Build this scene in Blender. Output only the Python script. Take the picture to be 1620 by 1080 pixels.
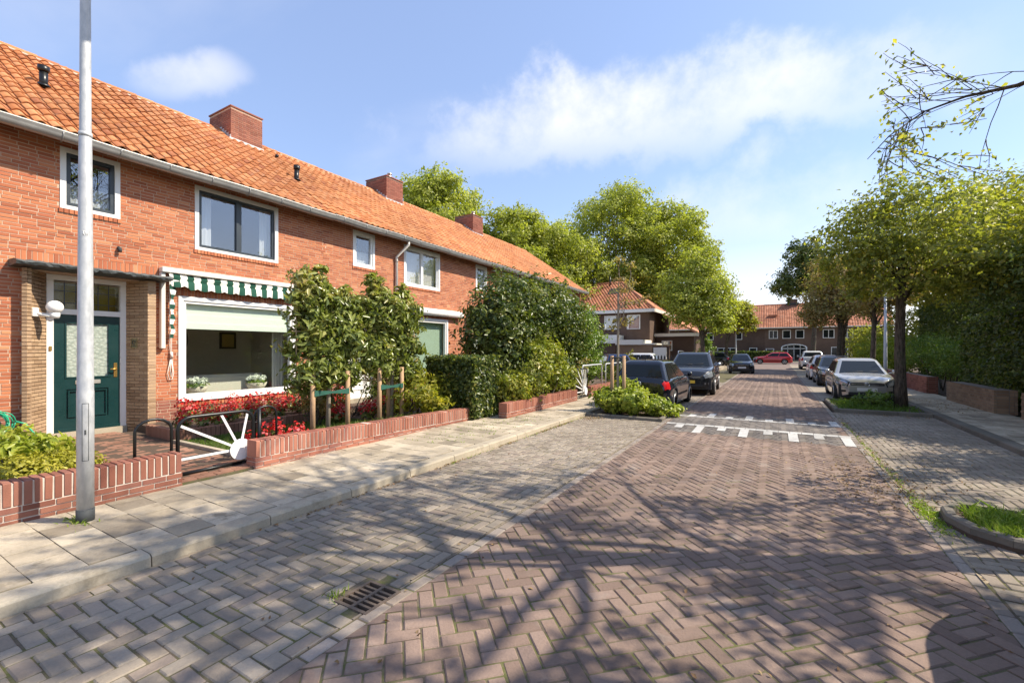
import bpy, math, random
import numpy as np
from mathutils import Vector, Matrix
R = math.radians
PI = math.pi
for o in list(bpy.data.objects): bpy.data.objects.remove(o)
SC = bpy.context.scene
COL = SC.collection
random.seed(7); RNG = np.random.default_rng(7)

# ------------------------------------------------------------------ camera, sky, sun, exposure
F_PX, CAM_H, YAW = 704.0, 1.6, math.atan(417/704)
cam = bpy.data.cameras.new('camera'); cam_o = bpy.data.objects.new('camera', cam); COL.objects.link(cam_o)
cam.sensor_width = 36; cam.lens = F_PX/1620*36; cam.shift_y = 13/1620
cam.clip_start = .05; cam.clip_end = 3000
cam_o.location = (0, 0, CAM_H); cam_o.rotation_euler = (R(90), 0, YAW)
SC.camera = cam_o
SUN_EL, SUN_AZ = R(46), math.atan2(.883, .469)        # azimuth from +Y towards +X
SUN_DIR = Vector((math.cos(SUN_EL)*math.sin(SUN_AZ), math.cos(SUN_EL)*math.cos(SUN_AZ), math.sin(SUN_EL)))
sun = bpy.data.lights.new('sun', 'SUN'); sun.energy = 5.0; sun.angle = R(.55); sun.color = (1, .90, .745)
sun_o = bpy.data.objects.new('sun', sun); COL.objects.link(sun_o); sun_o.rotation_euler = SUN_DIR.to_track_quat('Z', 'Y').to_euler()
W = bpy.data.worlds.new('World'); SC.world = W; W.use_nodes = True
def build_world():
    nt = W.node_tree; N = nt.nodes; L = nt.links; N.clear()
    def n(t, **k):
        x = N.new(t)
        for a, b in k.items(): setattr(x, a, b)
        return x
    out = n('ShaderNodeOutputWorld'); bg = n('ShaderNodeBackground'); bg.inputs[1].default_value = .10
    sky = n('ShaderNodeTexSky', sky_type='NISHITA', sun_disc=False, sun_elevation=SUN_EL, sun_rotation=SUN_AZ, air_density=1.0, dust_density=.6, ozone_density=1.6)
    tc = n('ShaderNodeTexCoord'); sep = n('ShaderNodeSeparateXYZ'); L.new(tc.outputs['Generated'], sep.inputs[0])
    def m(op, a, b=None, c=None, clamp=False):
        x = n('ShaderNodeMath', operation=op); x.use_clamp = clamp
        for i, v in enumerate((a, b, c)):
            if v is None: continue
            if isinstance(v, (int, float)): x.inputs[i].default_value = v
            else: L.new(v, x.inputs[i])
        return x.outputs[0]
    # cloud layer on a plane high above: direction / (z + .12)
    zz = m('ADD', m('MAXIMUM', sep.outputs[2], 0), .10)
    cx = m('DIVIDE', sep.outputs[0], zz); cy = m('DIVIDE', sep.outputs[1], zz)
    cmb = n('ShaderNodeCombineXYZ'); L.new(cx, cmb.inputs[0]); L.new(cy, cmb.inputs[1])
    mp = n('ShaderNodeMapping'); L.new(cmb.outputs[0], mp.inputs[0]); mp.inputs['Rotation'].default_value = (0, 0, R(CLOUD_ROT)); mp.inputs['Location'].default_value = CLOUD_LOC; mp.inputs['Scale'].default_value = CLOUD_SCALE
    no = n('ShaderNodeTexNoise'); no.inputs['Scale'].default_value = 1; no.inputs['Detail'].default_value = 7; no.inputs['Roughness'].default_value = .52; no.inputs['Distortion'].default_value = .25
    L.new(mp.outputs[0], no.inputs['Vector'])
    mr = n('ShaderNodeMapRange'); mr.interpolation_type = 'SMOOTHSTEP'; L.new(no.outputs[0], mr.inputs[0]); mr.inputs[1].default_value = CLOUD_T[0]; mr.inputs[2].default_value = CLOUD_T[1]
    lowz = n('ShaderNodeMapRange'); lowz.interpolation_type = 'SMOOTHSTEP'; L.new(sep.outputs[2], lowz.inputs[0]); lowz.inputs[1].default_value = .0; lowz.inputs[2].default_value = .30; lowz.inputs[3].default_value = .85; lowz.inputs[4].default_value = .0
    def band(c0, c1, hw, amp):
        # soft elongated cloud bank between two directions
        a, b = Vector(c0).normalized(), Vector(c1).normalized(); ce = (a+b).normalized(); ax = (b-a).normalized(); up_ = ce.cross(ax).normalized(); hl_ = (b-a).length/2
        def dot(v):
            x = n('ShaderNodeVectorMath', operation='DOT_PRODUCT'); L.new(tc.outputs['Generated'], x.inputs[0]); x.inputs[1].default_value = v; return x.outputs['Value']
        wob = m('MULTIPLY', m('SUBTRACT', no2.outputs[0], .5), hw*2.4)
        u = m('DIVIDE', m('ADD', dot(ax), wob), hl_); v = m('DIVIDE', m('ADD', dot(up_), wob), hw)
        r2 = m('ADD', m('POWER', m('ABSOLUTE', u), 2.6), m('MULTIPLY', v, v)); f = m('GREATER_THAN', dot(ce), 0)
        g = n('ShaderNodeMapRange'); g.interpolation_type = 'SMOOTHERSTEP'; L.new(r2, g.inputs[0]); g.inputs[1].default_value = 1.75; g.inputs[2].default_value = -.3; g.inputs[3].default_value = 0; g.inputs[4].default_value = amp
        return m('MULTIPLY', g.outputs[0], f)
    no2 = n('ShaderNodeTexNoise'); no2.inputs['Scale'].default_value = 7; no2.inputs['Detail'].default_value = 8; no2.inputs['Roughness'].default_value = .6; L.new(tc.outputs['Generated'], no2.inputs['Vector'])
    tex = n('ShaderNodeMapRange'); L.new(no2.outputs[0], tex.inputs[0]); tex.inputs[1].default_value = .3; tex.inputs[2].default_value = .62; tex.inputs[3].default_value = .3; tex.inputs[4].default_value = 1
    def px(x, y): r = (x-810)/F_PX, (553-y)/F_PX; c_, s_ = math.cos(YAW), math.sin(YAW); return (-s_+r[0]*c_, c_+r[0]*s_, r[1])
    bk = None
    for p, q, hw, amp in ((px(650, 225), px(1540, 100), .082, .74), (px(205, 128), px(400, 118), .03, .5), (px(1010, 340), px(1420, 320), .09, .4), (px(-900, 240), px(-250, 190), .08, .6), (px(2300, 260), px(3200, 330), .12, .6)):
        bb = band(p, q, hw, amp); bk = bb if bk is None else m('MAXIMUM', bk, bb)
    bk = m('MULTIPLY', bk, tex.outputs[0])
    cov = m('MAXIMUM', m('MAXIMUM', m('MULTIPLY', mr.outputs[0], .18), bk), lowz.outputs[0])
    lift = n('ShaderNodeMix', data_type='RGBA', blend_type='ADD'); lift.inputs['Factor'].default_value = 1; L.new(sky.outputs[0], lift.inputs['A']); lift.inputs['B'].default_value = SKY_LIFT
    mix = n('ShaderNodeMix', data_type='RGBA'); L.new(cov, mix.inputs['Factor']); L.new(lift.outputs['Result'], mix.inputs['A']); mix.inputs['B'].default_value = CLOUD_COL
    L.new(mix.outputs['Result'], bg.inputs[0]); L.new(bg.outputs[0], out.inputs[0])
CLOUD_ROT, CLOUD_LOC, CLOUD_SCALE, CLOUD_T = 20, (3.1, 1.7, 0), (.55, 1.1, 1), (.5, .72)
CLOUD_COL = (8.3, 8.1, 8.2, 1); SKY_LIFT = (1.35, 1.72, 2.85, 1)
build_world()
vs = SC.view_settings; vs.view_transform = 'Standard'; vs.look = 'None'; vs.exposure = .62; vs.gamma = 1; vs.use_curve_mapping = False
SC.cycles.use_denoising = True; SC.cycles.max_bounces = 8; SC.cycles.transparent_max_bounces = 12; SC.cycles.sample_clamp_indirect = 6
SC.cycles.use_adaptive_sampling = True

# ------------------------------------------------------------------ helpers
_c, _s = math.cos(YAW), math.sin(YAW)
def depth(x, y): return -_s*x + _c*y
def project(x, y, z):
    d = depth(x, y)
    if d < .05: return None
    return 810+F_PX*(_c*x+_s*y)/d, 553-F_PX*(z-CAM_H)/d, d
def in_frame(x, y, z, m=20):
    p = project(x, y, z)
    return p is not None and -m < p[0] < 1620+m and -m < p[1] < 1080+m

def tag(o, label=None, cat=None, group=None, kind=None):
    for k, v in (('label', label), ('category', cat), ('group', group), ('kind', kind)):
        if v: o[k] = v
    return o
def empty(name, loc=(0, 0, 0), rz=0):
    o = bpy.data.objects.new(name, None); COL.objects.link(o); o.location = loc; o.rotation_euler = (0, 0, rz); o.empty_display_size = .2
    return o
def link(name, me, parent=None, mat=None):
    if mat is not None and not me.materials: me.materials.append(mat)
    o = bpy.data.objects.new(name, me); COL.objects.link(o); o.parent = parent
    return o
def copy_tree(o, parent=None):
    c = o.copy(); COL.objects.link(c); c.parent = parent
    for ch in list(o.children): copy_tree(ch, c)
    return c

class MB:
    """collects shapes, builds ONE mesh object"""
    def __init__(s): s.v = []; s.f = []; s.sm = []
    def add(s, vs, fs, smooth=False):
        k = len(s.v); s.v += [tuple(v) for v in vs]; s.f += [tuple(i+k for i in f) for f in fs]; s.sm += [smooth]*len(fs); return s
    def box(s, a, b, M=None):
        (x0, y0, z0), (x1, y1, z1) = a, b
        vs = [(x0, y0, z0), (x1, y0, z0), (x1, y1, z0), (x0, y1, z0), (x0, y0, z1), (x1, y0, z1), (x1, y1, z1), (x0, y1, z1)]
        if M is not None: vs = [M @ Vector(v) for v in vs]
        return s.add(vs, [(0, 3, 2, 1), (4, 5, 6, 7), (0, 1, 5, 4), (1, 2, 6, 5), (2, 3, 7, 6), (3, 0, 4, 7)])
    def cbox(s, a, b, c=.01, M=None):
        """box with chamfered edges"""
        lo, hi = Vector(a), Vector(b); vs = []; idx = {}
        for sx in (0, 1):
            for sy in (0, 1):
                for sz in (0, 1):
                    p = Vector((hi.x if sx else lo.x, hi.y if sy else lo.y, hi.z if sz else lo.z)); q = Vector((1-2*sx, 1-2*sy, 1-2*sz))
                    for ax in range(3):
                        r = p+q*c; r[ax] = p[ax]; idx[(sx, sy, sz, ax)] = len(vs); vs.append(r)
        fs = []
        I = lambda x, y, z, a: idx[(x, y, z, a)]
        for k in (0, 1):
            fs += [(I(k, 0, 0, 0), I(k, 1, 0, 0), I(k, 1, 1, 0), I(k, 0, 1, 0)), (I(0, k, 0, 1), I(1, k, 0, 1), I(1, k, 1, 1), I(0, k, 1, 1)), (I(0, 0, k, 2), I(1, 0, k, 2), I(1, 1, k, 2), I(0, 1, k, 2))]
        for p in (0, 1):
            for q in (0, 1):
                fs += [(I(p, q, 0, 0), I(p, q, 1, 0), I(p, q, 1, 1), I(p, q, 0, 1)), (I(p, 0, q, 0), I(p, 1, q, 0), I(p, 1, q, 2), I(p, 0, q, 2)), (I(0, p, q, 1), I(1, p, q, 1), I(1, p, q, 2), I(0, p, q, 2))]
                for r in (0, 1): fs.append((I(p, q, r, 0), I(p, q, r, 1), I(p, q, r, 2)))
        ce = (lo+hi)/2; out = []
        for f in fs:
            a_, b_, c_ = vs[f[0]], vs[f[1]], vs[f[2]]; m = sum((vs[i] for i in f), Vector())/len(f)
            out.append(f if (b_-a_).cross(c_-a_).dot(m-ce) > 0 else f[::-1])
        if M is not None: vs = [M @ v for v in vs]
        return s.add(vs, out)
    def prism(s, pts, z0, z1, M=None):
        n = len(pts); ar = sum(pts[i][0]*pts[(i+1) % n][1]-pts[(i+1) % n][0]*pts[i][1] for i in range(n))
        if ar < 0: pts = pts[::-1]
        vs = [Vector((x, y, z0)) for x, y in pts]+[Vector((x, y, z1)) for x, y in pts]
        if M is not None: vs = [M @ v for v in vs]
        return s.add(vs, [tuple(range(n))[::-1], tuple(range(n, 2*n))]+[(i, (i+1) % n, n+(i+1) % n, n+i) for i in range(n)])
    def tube(s, pts, rad, n=8, cap=True):
        pts = [Vector(p) for p in pts]; rad = rad if isinstance(rad, (list, tuple)) else [rad]*len(pts)
        vs = []; ref = None
        for i, p in enumerate(pts):
            t = (pts[min(i+1, len(pts)-1)]-pts[max(i-1, 0)]).normalized()
            if ref is None: ref = Vector((0, 0, 1)) if abs(t.z) < .9 else Vector((1, 0, 0))
            a = (ref-t*ref.dot(t)).normalized(); ref = a; b = t.cross(a)
            for k in range(n):
                w = 2*PI*k/n; vs.append(p+(a*math.cos(w)+b*math.sin(w))*rad[i])
        fs = [(i*n+k, i*n+(k+1) % n, (i+1)*n+(k+1) % n, (i+1)*n+k) for i in range(len(pts)-1) for k in range(n)]
        s.add(vs, fs, True)
        if cap:
            k0 = len(s.v)-len(vs)
            s.f += [tuple(k0+k for k in range(n))[::-1], tuple(k0+(len(pts)-1)*n+k for k in range(n))]; s.sm += [False, False]
        return s
    def lathe(s, prof, n=20, c=(0, 0, 0), axis='z', smooth=True):
        vs = []; c = Vector(c)
        for r, h in prof:
            for k in range(n):
                w = 2*PI*k/n; p = Vector((r*math.cos(w), r*math.sin(w), h))
                if axis == 'x': p = Vector((p.z, p.x, p.y))
                elif axis == 'y': p = Vector((p.y, p.z, p.x))
                vs.append(c+p)
        fs = [(i*n+k, i*n+(k+1) % n, (i+1)*n+(k+1) % n, (i+1)*n+k) for i in range(len(prof)-1) for k in range(n)]
        fs += [tuple(range(n))[::-1], tuple((len(prof)-1)*n+k for k in range(n))]
        s.add(vs, fs, False); s.sm[-len(fs):] = [smooth]*(len(fs)-2)+[False, False]
        return s
    def mesh(s, name):
        me = bpy.data.meshes.new(name); me.from_pydata([tuple(v) for v in s.v], [], s.f)
        if any(s.sm): me.polygons.foreach_set('use_smooth', s.sm)
        me.update(); return me
    def build(s, name, mat, parent=None):
        return link(name, s.mesh(name), parent, mat)

def template(me):
    n = len(me.vertices); v = np.empty(n*3, 'f'); me.vertices.foreach_get('co', v)
    return v.reshape(-1, 3), [tuple(p.vertices) for p in me.polygons]
def joined(name, me, mats, parent, mat, extra=None):
    """many transformed copies of one template as one mesh (kind stuff)"""
    v, f = template(me); V = []; F = []; k = 0; n = len(v); h = np.c_[v, np.ones(n)]
    for M in mats:
        V.append((h @ np.array(M).T)[:, :3]); F += [tuple(i+k for i in g) for g in f]; k += n
    if extra is not None and extra.v:
        V.append(np.array(extra.v)); F += [tuple(i+k for i in g) for g in extra.f]
    if not F: return None
    m = bpy.data.meshes.new(name); m.from_pydata(np.concatenate(V).tolist(), [], F); m.update()
    o = link(name, m, parent, mat); o['kind'] = 'stuff'
    return o
def pieces(name, parent, mats, me, mat, nobj=300, field=None, extra=None, score=None):
    """the nobj pieces that show largest become objects, the rest one joined stuff mesh; piece matrices are in world space (parents sit at identity)"""
    if not me.materials: me.materials.append(mat)
    def sc(M):
        p = M.translation
        if not in_frame(p.x, p.y, p.z): return 0
        return (1/max(depth(p.x, p.y), .3)) * (score(M) if score else 1)
    order = sorted(range(len(mats)), key=lambda i: -sc(mats[i]))
    pick = [i for i in order[:nobj] if sc(mats[i]) > 0]; ps = set(pick)
    for i in pick:
        o = bpy.data.objects.new(name, me); COL.objects.link(o); o.parent = parent; o.matrix_basis = mats[i]
    rest = [mats[i] for i in range(len(mats)) if i not in ps]
    if rest or (extra and extra.v): joined(field or name+'work', me, rest, parent, mat, extra)

# ------------------------------------------------------------------ materials
class NB:
    def __init__(s, name):
        s.m = bpy.data.materials.new(name); s.m.use_nodes = True; s.t = s.m.node_tree; s.N = s.t.nodes; s.L = s.t.links
        s.p = s.N['Principled BSDF']; s.out = s.N['Material Output']
    def n(s, t, **k):
        x = s.N.new(t)
        for a, b in k.items(): setattr(x, a, b)
        return x
    def put(s, sock, v):
        if isinstance(v, bpy.types.NodeSocket): s.L.new(v, sock)
        elif isinstance(v, (tuple, list)) and len(v) == 3 and sock.type == 'RGBA': sock.default_value = (*v, 1)
        else: sock.default_value = v
    def math(s, op, a, b=0.0, clamp=False):
        x = s.n('ShaderNodeMath', operation=op); x.use_clamp = clamp; s.put(x.inputs[0], a); s.put(x.inputs[1], b); return x.outputs[0]
    def mix(s, f, a, b, blend='MIX'):
        x = s.n('ShaderNodeMix', data_type='RGBA', blend_type=blend); s.put(x.inputs['Factor'], f); s.put(x.inputs['A'], a); s.put(x.inputs['B'], b); return x.outputs['Result']
    def coord(s, world=True):
        if world: return s.n('ShaderNodeNewGeometry').outputs['Position']
        return s.n('ShaderNodeTexCoord').outputs['Object']
    def noise(s, scale, detail=4, rough=.55, vec=None, world=True, stretch=None):
        x = s.n('ShaderNodeTexNoise'); x.inputs['Scale'].default_value = scale; x.inputs['Detail'].default_value = detail; x.inputs['Roughness'].default_value = rough
        v = vec or s.coord(world)
        if stretch:
            mp = s.n('ShaderNodeMapping'); mp.inputs['Scale'].default_value = stretch; s.L.new(v, mp.inputs[0]); v = mp.outputs[0]
        s.L.new(v, x.inputs['Vector']); return x.outputs[0]
    def ramp(s, f, stops, interp='LINEAR'):
        x = s.n('ShaderNodeValToRGB'); x.color_ramp.interpolation = interp; e = x.color_ramp.elements
        while len(e) < len(stops): e.new(.5)
        for i, (p, c) in enumerate(stops): e[i].position = p; e[i].color = (*c, 1)
        s.put(x.inputs[0], f); return x.outputs[0]
    def rng(s, f, a, b, c=0., d=1.):
        x = s.n('ShaderNodeMapRange'); s.put(x.inputs[0], f)
        for i, v in enumerate((a, b, c, d)): x.inputs[i+1].default_value = v
        return x.outputs[0]
    def rnd(s):
        return s.math('FRACT', s.math('ADD', s.n('ShaderNodeObjectInfo').outputs['Random'], s.n('ShaderNodeNewGeometry').outputs['Random Per Island']))
    def bump(s, h, st=.3, dist=.01):
        x = s.n('ShaderNodeBump'); x.inputs['Strength'].default_value = st; x.inputs['Distance'].default_value = dist; s.put(x.inputs['Height'], h); s.L.new(x.outputs[0], s.p.inputs['Normal'])
    def set(s, col=None, rough=None, metal=None, spec=None, **k):
        if col is not None: s.put(s.p.inputs['Base Color'], col)
        if rough is not None: s.put(s.p.inputs['Roughness'], rough)
        if metal is not None: s.put(s.p.inputs['Metallic'], metal)
        if spec is not None: s.put(s.p.inputs['Specular IOR Level'], spec)
        for a, b in k.items(): s.put(s.p.inputs[a], b)
        return s.m

def plain(name, col, rough=.6, metal=0., var=.12, scale=6, bump=.0, spec=.5):
    b = NB(name); nz = b.noise(scale, 5); c = b.mix(nz, tuple(x*(1-var) for x in col), tuple(min(1, x*(1+var)) for x in col))
    if bump: b.bump(b.noise(scale*12, 4), bump, .004)
    return b.set(c, b.rng(nz, .3, .7, max(0, rough-.07), min(1, rough+.07)), metal, spec)
def masonry(name, stops, rough=.88, dirt=(.1, .07, .05), dirt_amt=.35, bump=.5, grain=90, dscale=1.3, spot=None, patch=True):
    b = NB(name); c = b.ramp(b.rnd(), stops)
    nz = b.noise(grain, 5, .65); c = b.mix(b.rng(nz, .35, .7, 0, .45), c, b.mix(.5, c, dirt))
    big = b.noise(dscale, 5, .6); c = b.mix(b.rng(big, .45, .75, 0, dirt_amt), c, b.mix(.55, c, dirt))
    pt = b.rng(b.noise(.45, 6, .62), .35, .68, .74, 1.14); cb_ = b.n('ShaderNodeCombineColor')
    for q_ in range(3): b.put(cb_.inputs[q_], pt)
    if patch: c = b.mix(1., c, cb_.outputs[0], 'MULTIPLY')
    if spot: c = b.mix(b.rng(b.noise(spot[1], 4, .7), .58, .7, 0, spot[2]), c, spot[0])
    b.bump(nz, bump, .006)
    return b.set(c, rough, 0, .25)
def leafmat(name, stops, trans=.35, rough=.45, tint=(1.15, 1.25, .5)):
    b = NB(name); a = b.n('ShaderNodeAttribute', attribute_name='rnd'); c = b.ramp(a.outputs['Fac'], stops)
    b.set(c, rough, 0, .4)
    tr = b.n('ShaderNodeBsdfTranslucent'); b.put(tr.inputs[0], b.mix(1., c, tint, 'MULTIPLY'))
    ms = b.n('ShaderNodeMixShader'); ms.inputs[0].default_value = trans; b.L.new(b.p.outputs[0], ms.inputs[1]); b.L.new(tr.outputs[0], ms.inputs[2]); b.L.new(ms.outputs[0], b.out.inputs[0])
    return b.m
def glassmat(name, tint=(.8, .86, .84), refl=.10, rough=.0):
    b = NB(name); b.N.remove(b.p)
    tr = b.n('ShaderNodeBsdfTransparent'); tr.inputs[0].default_value = (*tint, 1)
    gl = b.n('ShaderNodeBsdfGlossy'); gl.inputs['Roughness'].default_value = rough; gl.inputs[0].default_value = (.95, .97, 1, 1)
    lw = b.n('ShaderNodeLayerWeight'); lw.inputs[0].default_value = .5
    fac = b.math('ADD', b.math('MULTIPLY', b.math('POWER', lw.outputs['Facing'], 4.), .8), refl, True)
    ms = b.n('ShaderNodeMixShader'); b.L.new(fac, ms.inputs[0]); b.L.new(tr.outputs[0], ms.inputs[1]); b.L.new(gl.outputs[0], ms.inputs[2]); b.L.new(ms.outputs[0], b.out.inputs[0])
    return b.m
M = {}
M['brick'] = masonry('facade_brick', [(0, (.36, .11, .055)), (.3, (.50, .17, .08)), (.6, (.57, .215, .10)), (.85, (.45, .14, .07)), (1, (.64, .29, .145))], dirt=(.19, .085, .055), dirt_amt=.3, patch=False)
M['brick_low'] = masonry('plinth_brick', [(0, (.24, .085, .06)), (.5, (.33, .12, .085)), (1, (.40, .16, .11))], dirt_amt=.35)
M['brick_yellow'] = masonry('porch_brick', [(0, (.36, .23, .13)), (.5, (.46, .31, .19)), (1, (.54, .37, .22))], dirt=(.2, .12, .08), dirt_amt=.25)
M['brick_wall'] = masonry('garden_wall_brick', [(0, (.28, .10, .07)), (.35, (.38, .15, .10)), (.7, (.44, .185, .125)), (1, (.32, .13, .10))], dirt=(.14, .08, .055), dirt_amt=.6, dscale=2.2)
M['brick_brown'] = masonry('brown_brick', [(0, (.10, .065, .05)), (.5, (.14, .09, .068)), (1, (.17, .115, .085))], dirt_amt=.25)
M['brick_tan'] = masonry('tan_brick', [(0, (.26, .17, .11)), (.5, (.33, .22, .14)), (1, (.38, .26, .17))], dirt_amt=.4)
M['mortar'] = plain('mortar', (.54, .39, .28), .95, var=.2, scale=14, bump=.4)
M['mortar_dark'] = plain('mortar_dark', (.2, .17, .14), .95, var=.2, scale=14, bump=.4)
M['mortar_pale'] = plain('mortar_pale', (.58, .51, .44), .95, var=.2, scale=14, bump=.4)
M['rooftile'] = masonry('roof_tile_clay', [(0, (.50, .18, .065)), (.4, (.63, .255, .10)), (.75, (.70, .32, .14)), (1, (.44, .155, .07))], .82, dirt=(.14, .08, .05), dirt_amt=.8, dscale=.9, grain=60, bump=.35, spot=((.38, .35, .28), 9, .35))
M['rooftile_far'] = masonry('roof_tile_red', [(0, (.44, .16, .085)), (.5, (.55, .22, .12)), (1, (.62, .28, .165))], .8, dirt_amt=.3)
M['ridge'] = plain('ridge_mortar', (.55, .45, .36), .9, var=.2, scale=9, bump=.3)
M['paver_red'] = masonry('paver_red', [(0, (.20, .138, .108)), (.35, (.26, .182, .142)), (.7, (.31, .222, .176)), (1, (.225, .162, .135))], .8, dirt=(.09, .07, .055), dirt_amt=.75, dscale=.7, spot=((.36, .33, .28), 2.2, .35), grain=55, bump=.8)
M['paver_grey'] = masonry('paver_grey', [(0, (.25, .205, .160)), (.4, (.32, .27, .212)), (.75, (.365, .31, .246)), (1, (.28, .222, .178))], .85, dirt=(.12, .10, .075), dirt_amt=.8, dscale=.8, grain=55, bump=.8, spot=((.2, .16, .115), 2.6, .5))
M['paver_edge'] = masonry('paver_edge', [(0, (.26, .21, .17)), (.5, (.32, .27, .225)), (1, (.36, .31, .27))], .85, dirt_amt=.45, grain=70)
M['path_brick'] = masonry('path_brick', [(0, (.26, .13, .085)), (.5, (.34, .175, .115)), (1, (.40, .22, .15))], .85, dirt_amt=.4)
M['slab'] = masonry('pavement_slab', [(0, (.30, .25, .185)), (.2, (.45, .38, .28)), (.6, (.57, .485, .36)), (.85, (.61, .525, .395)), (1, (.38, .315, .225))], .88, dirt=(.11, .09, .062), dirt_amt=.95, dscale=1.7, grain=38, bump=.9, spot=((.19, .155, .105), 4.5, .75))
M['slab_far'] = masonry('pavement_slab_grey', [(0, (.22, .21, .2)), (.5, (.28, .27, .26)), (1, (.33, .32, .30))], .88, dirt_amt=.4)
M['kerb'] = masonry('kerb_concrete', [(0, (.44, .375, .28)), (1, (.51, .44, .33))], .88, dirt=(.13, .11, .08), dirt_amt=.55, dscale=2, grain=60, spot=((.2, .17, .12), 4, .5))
def bedmat():
    b = NB('joint_sand_moss'); nz = b.noise(5, 5, .6); c = b.mix(b.rng(nz, .40, .60), (.105, .085, .06), (.10, .112, .03))
    return b.set(b.mix(b.rng(b.noise(60, 3), .3, .7), c, b.mix(.5, c, (.2, .16, .12))), .95, 0, .1)
M['kerb_old_shaded'] = masonry('old_shaded_kerb_concrete', [(0, (.17, .15, .12)), (1, (.24, .21, .17))], .9, dirt=(.06, .06, .04), dirt_amt=.6, dscale=3, grain=50)  # weathered grey, also darkened for kerb faces in shadow
M['bed'] = bedmat()
M['soil'] = plain('soil', (.09, .06, .04), .95, var=.35, scale=25, bump=.8)
M['ground'] = plain('ground_earth', (.16, .14, .09), .95, var=.3, scale=2, bump=.3)
M['asphalt'] = plain('street_surface', (.17, .125, .108), .88, var=.12, scale=5, bump=.3)
M['white'] = plain('white_paint', (.80, .79, .75), .4, var=.03, scale=3)
M['cream'] = plain('cream_paint', (.72, .68, .60), .5, var=.05, scale=3)
M['plastic_white'] = plain('white_plastic', (.82, .82, .80), .3, var=.02)
M['anthracite'] = plain('anthracite_frame', (.035, .045, .055), .35, var=.1)
M['green_door'] = plain('green_door_paint', (.006, .034, .034), .3, var=.15, scale=4)
M['lead'] = plain('lead_bitumen', (.055, .065, .065), .55, .0, var=.5, scale=35, bump=.9, spec=.7)
M['zinc'] = plain('zinc', (.36, .35, .33), .45, .45, var=.22, scale=5, bump=.1)
M['lead_flash'] = plain('lead_flashing', (.5, .5, .5), .6, .1, var=.2)
M['black'] = plain('black_metal', (.012, .013, .013), .35, .2, var=.2)
M['galv'] = None
def galv():
    b = NB('galvanised_steel'); nz = b.noise(26, 3, .6, stretch=(1, 1, .45)); c = b.mix(b.rng(nz, .35, .65), (.44, .455, .465), (.57, .58, .585))
    return b.set(c, b.rng(nz, .3, .7, .42, .58), .15, .5)
M['galv'] = galv()
M['rubber'] = plain('rubber_sleeve', (.06, .065, .065), .7)
M['iron'] = plain('cast_iron', (.16, .12, .09), .6, .4, var=.3, scale=20, bump=.4)
M['pit'] = plain('drain_dark', (.008, .008, .008), .9)
M['brass'] = plain('brass', (.62, .40, .12), .3, .9)
M['steel'] = plain('brushed_steel', (.6, .58, .52), .35, .7)
M['wood'] = plain('stake_wood', (.42, .27, .15), .8, var=.25, scale=18, bump=.4)
def barkmat(name, c0, c1):
    b = NB(name); nz = b.noise(34, 6, .65, stretch=(1, 1, .16)); bl = b.noise(3, 4, .6); c = b.mix(b.rng(nz, .38, .62), c0, c1); c = b.mix(b.rng(bl, .5, .7, 0, .5), c, (.10, .115, .06)); b.bump(nz, 1., .03)
    return b.set(c, .93, 0, .2)
M['bark'] = barkmat('bark', (.045, .034, .026), (.15, .12, .092))
M['bark_pale'] = plain('bark_pale', (.26, .22, .165), .9, var=.35, scale=10, bump=.6)
M['bamboo'] = plain('bamboo', (.45, .33, .18), .6, var=.2)
M['strap'] = plain('green_strap', (.02, .10, .07), .6)
M['terracotta'] = plain('stone_pot', (.55, .49, .40), .7, var=.12, scale=12)
M['room'] = plain('room_wall', (.66, .61, .52), .9, var=.03)
M['room_floor'] = plain('room_floor', (.22, .17, .12), .6)
M['sofa'] = plain('sofa_fabric', (.66, .62, .54), .9, var=.05, scale=40, bump=.3)
M['curtain'] = plain('curtain_fabric', (.66, .65, .60), .9, var=.05)
M['blind'] = plain('pale_green_blind', (.74, .80, .72), .85, var=.03)
M['blind_dark'] = plain('screen_blind_green', (.36, .46, .37), .8, var=.05)
M['dark'] = plain('dark_interior', (.045, .048, .05), .9)  # behind panes this near-black stands in for unlit rooms
M['art'] = plain('dark_wood_frame', (.05, .03, .02), .5)
M['yellow'] = plain('mustard_paper', (.5, .36, .10), .8)
M['glass'] = glassmat('window_glass', (.95, .97, .95), .05)
M['glass_up'] = glassmat('upper_window_glass', (.9, .92, .94), .13)
M['glass_lead'] = glassmat('leaded_glass', (.8, .8, .68), .04, .06)
M['opal'] = plain('opal_glass', (.9, .88, .84), .25, var=.01)
def frosted():
    b = NB('figured_glass'); v = b.n('ShaderNodeTexVoronoi'); v.inputs['Scale'].default_value = 22; b.L.new(b.noise(9, 3, vec=None), v.inputs['Vector']); b.L.new(b.coord(), v.inputs['Vector'])
    c = b.mix(v.outputs['Distance'], (.46, .50, .43), (.24, .29, .25)); b.bump(v.outputs['Distance'], .8, .01)
    return b.set(c, .18, 0, .6)
M['frosted'] = frosted()
def awning():
    b = NB('striped_canvas'); sp = b.n('ShaderNodeSeparateXYZ'); b.L.new(b.coord(), sp.inputs[0])
    f = b.math('FRACT', b.math('DIVIDE', sp.outputs[1], .245)); g = b.math('GREATER_THAN', f, .5)
    return b.set(b.mix(g, (.80, .78, .70), (.018, .075, .05)), .85, 0, .2)
M['awning'] = awning()
def striped_z():
    b = NB('striped_canvas_side'); sp = b.n('ShaderNodeSeparateXYZ'); b.L.new(b.coord(), sp.inputs[0])
    g = b.math('GREATER_THAN', b.math('FRACT', b.math('DIVIDE', sp.outputs[2], .19)), .5)
    return b.set(b.mix(g, (.80, .78, .70), (.018, .075, .05)), .85, 0, .2)
M['awning_z'] = striped_z()
M['hose'] = plain('green_hose', (.03, .38, .20), .4)
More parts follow.
